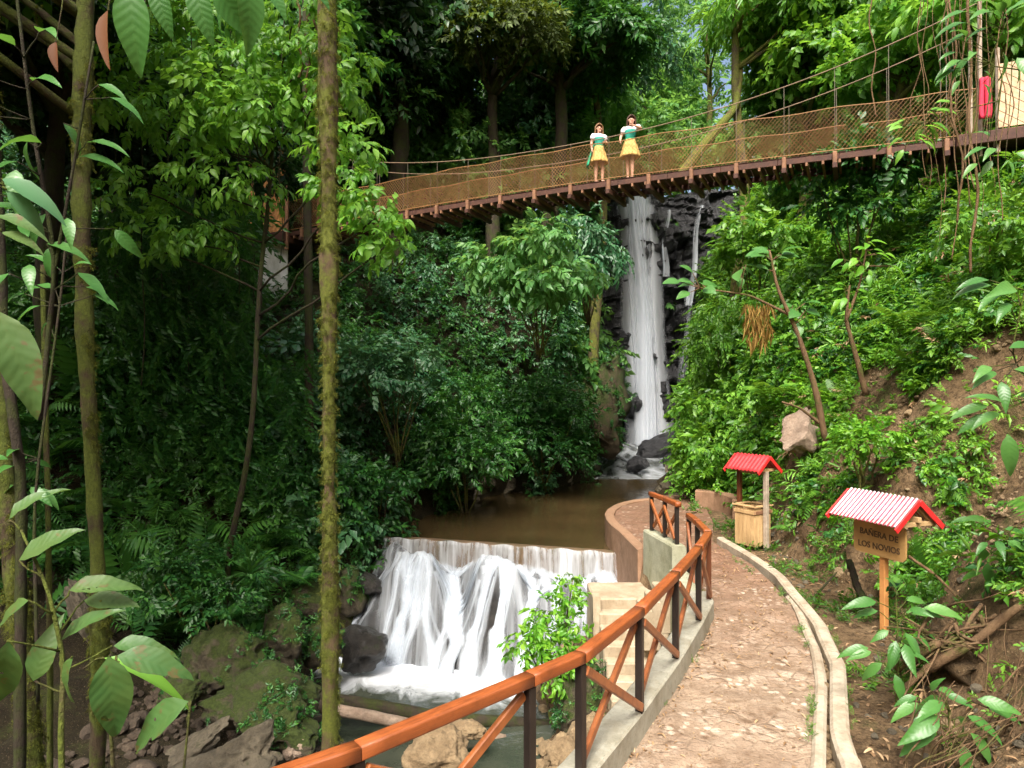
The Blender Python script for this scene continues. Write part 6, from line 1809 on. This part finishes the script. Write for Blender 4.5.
# creepers and moss cushions on the boulders and the earth lump
f = Fol()
for o in [o for o in bpy.data.objects if o.name.split('.')[0] in ('boulder', 'earth_overhang', 'cliff_block') and o.data.materials[0].name in ('rock_moss', 'soil', 'rock_cliff')]:
    me = o.data; mw = Matrix.LocRotScale(o.location, o.rotation_euler, o.scale)
    vs_ = rng.choice(len(me.vertices), 1400 if o.name.startswith('cliff') else 420)
    co_ = np.array([mw @ me.vertices[int(i)].co for i in vs_]); nr_ = np.array([mw.to_3x3() @ me.vertices[int(i)].normal for i in vs_])
    big = 2.2 if o.name.startswith('cliff') else 1.0
    k = (nr_[:, 2] > -.1) & (N3.fbm(co_, 1.5, 2) > (.25 if not o.name.startswith('cliff') else -.5))
    if k.any(): f.add('small', co_[k], nr_[k]*.5+nrm(rng.normal(size=(int(k.sum()), 3)))*.8, nr_[k]+np.array([0, 0, .5]), rng.uniform(.09, .2, int(k.sum()))*big, rng.random(int(k.sum())))
stuff(f, 'creepers', 'leaf_left', 'tiny creeping plants growing in patches on the boulders and earth lumps')
# ------------------------------------------------------------------ litter
f = Fol(); n = nn(900)
y = rng.uniform(5.6, 15, n); lo = XL(y)+.02; hi = XK(y); t = rng.random(n); t = np.where(rng.random(n) < .35, t*.12, t)
x = lo+(hi-lo)*t
Pn = np.stack([x, y, .02+.01*rng.random(n)], 1)
dd = np.stack([rng.normal(size=n), rng.normal(size=n), .12*rng.normal(size=n)], 1)
f.add([LFB, leaf_tpl(4, .3, .2, .3)], Pn, dd, (0, 0, 1), rng.uniform(.03, .085, n), rng.random(n))
n2 = nn(900); y = rng.uniform(5.5, 17, n2); x = XR(y)+rng.normal(size=n2)*.7; ok = x > XO(np.minimum(y, 14.6))+.15; x, y = x[ok], y[ok]
Pn = np.stack([x, y, H(x, y)+.02], 1); n2 = len(x)
f.add([LFB, leaf_tpl(4, .3, .2, .3)], Pn, np.stack([rng.normal(size=n2), rng.normal(size=n2), .2*rng.normal(size=n2)], 1), (0, 0, 1), rng.uniform(.05, .14, n2), rng.random(n2))
o = f.build('fallen_leaves', 'leaf_dry'); tag(o, 'dry brown leaves and bits lying on the path and dirt', 'litter', kind='stuff')
# ================================================================== camera, light
cam = bpy.data.cameras.new('camera'); co = bpy.data.objects.new('camera', cam); COL.objects.link(co)
cam.lens = 24; cam.sensor_width = 36; cam.clip_end = 600; cam.clip_start = .05
co.location = (0, 0, CAMZ); co.rotation_euler = (math.radians(90+.5), 0, 0)
scene.camera = co
w = bpy.data.worlds.new('World'); scene.world = w; w.use_nodes = True
nt = w.node_tree
sky = nt.nodes.new('ShaderNodeTexSky'); sky.sky_type = 'NISHITA'; sky.sun_disc = False
SUN_EL, SUN_AZ = math.radians(52), math.radians(194)       # azimuth clockwise from +Y
sky.sun_elevation = SUN_EL; sky.sun_rotation = SUN_AZ; sky.dust_density = 8.0; sky.ozone_density = .3; sky.air_density = 1.0
bg = nt.nodes['Background']; bg.inputs[1].default_value = .135
nt.links.new(sky.outputs[0], bg.inputs[0])
sl = bpy.data.lights.new('sun', 'SUN'); sl.energy = 3.4; sl.angle = math.radians(24); sl.color = (1, .975, .93)
so = bpy.data.objects.new('sun', sl); COL.objects.link(so)
dv = Vector((math.sin(SUN_AZ)*math.cos(SUN_EL), math.cos(SUN_AZ)*math.cos(SUN_EL), math.sin(SUN_EL)))
so.rotation_euler = dv.to_track_quat('Z', 'Y').to_euler()
so.location = (0, 0, 40)
vs = scene.view_settings; scene.display_settings.display_device = 'sRGB'
vs.view_transform = 'Standard'; vs.look = 'None'; vs.exposure = 1.13; vs.gamma = 1; vs.use_curve_mapping = False
c = scene.cycles
c.max_bounces = 6; c.diffuse_bounces = 3; c.glossy_bounces = 2; c.transmission_bounces = 3; c.transparent_max_bounces = 24
c.use_adaptive_sampling = True; c.adaptive_threshold = .015
c.use_denoising = True
c.sample_clamp_indirect = 4
c.caustics_reflective = False; c.caustics_refractive = False
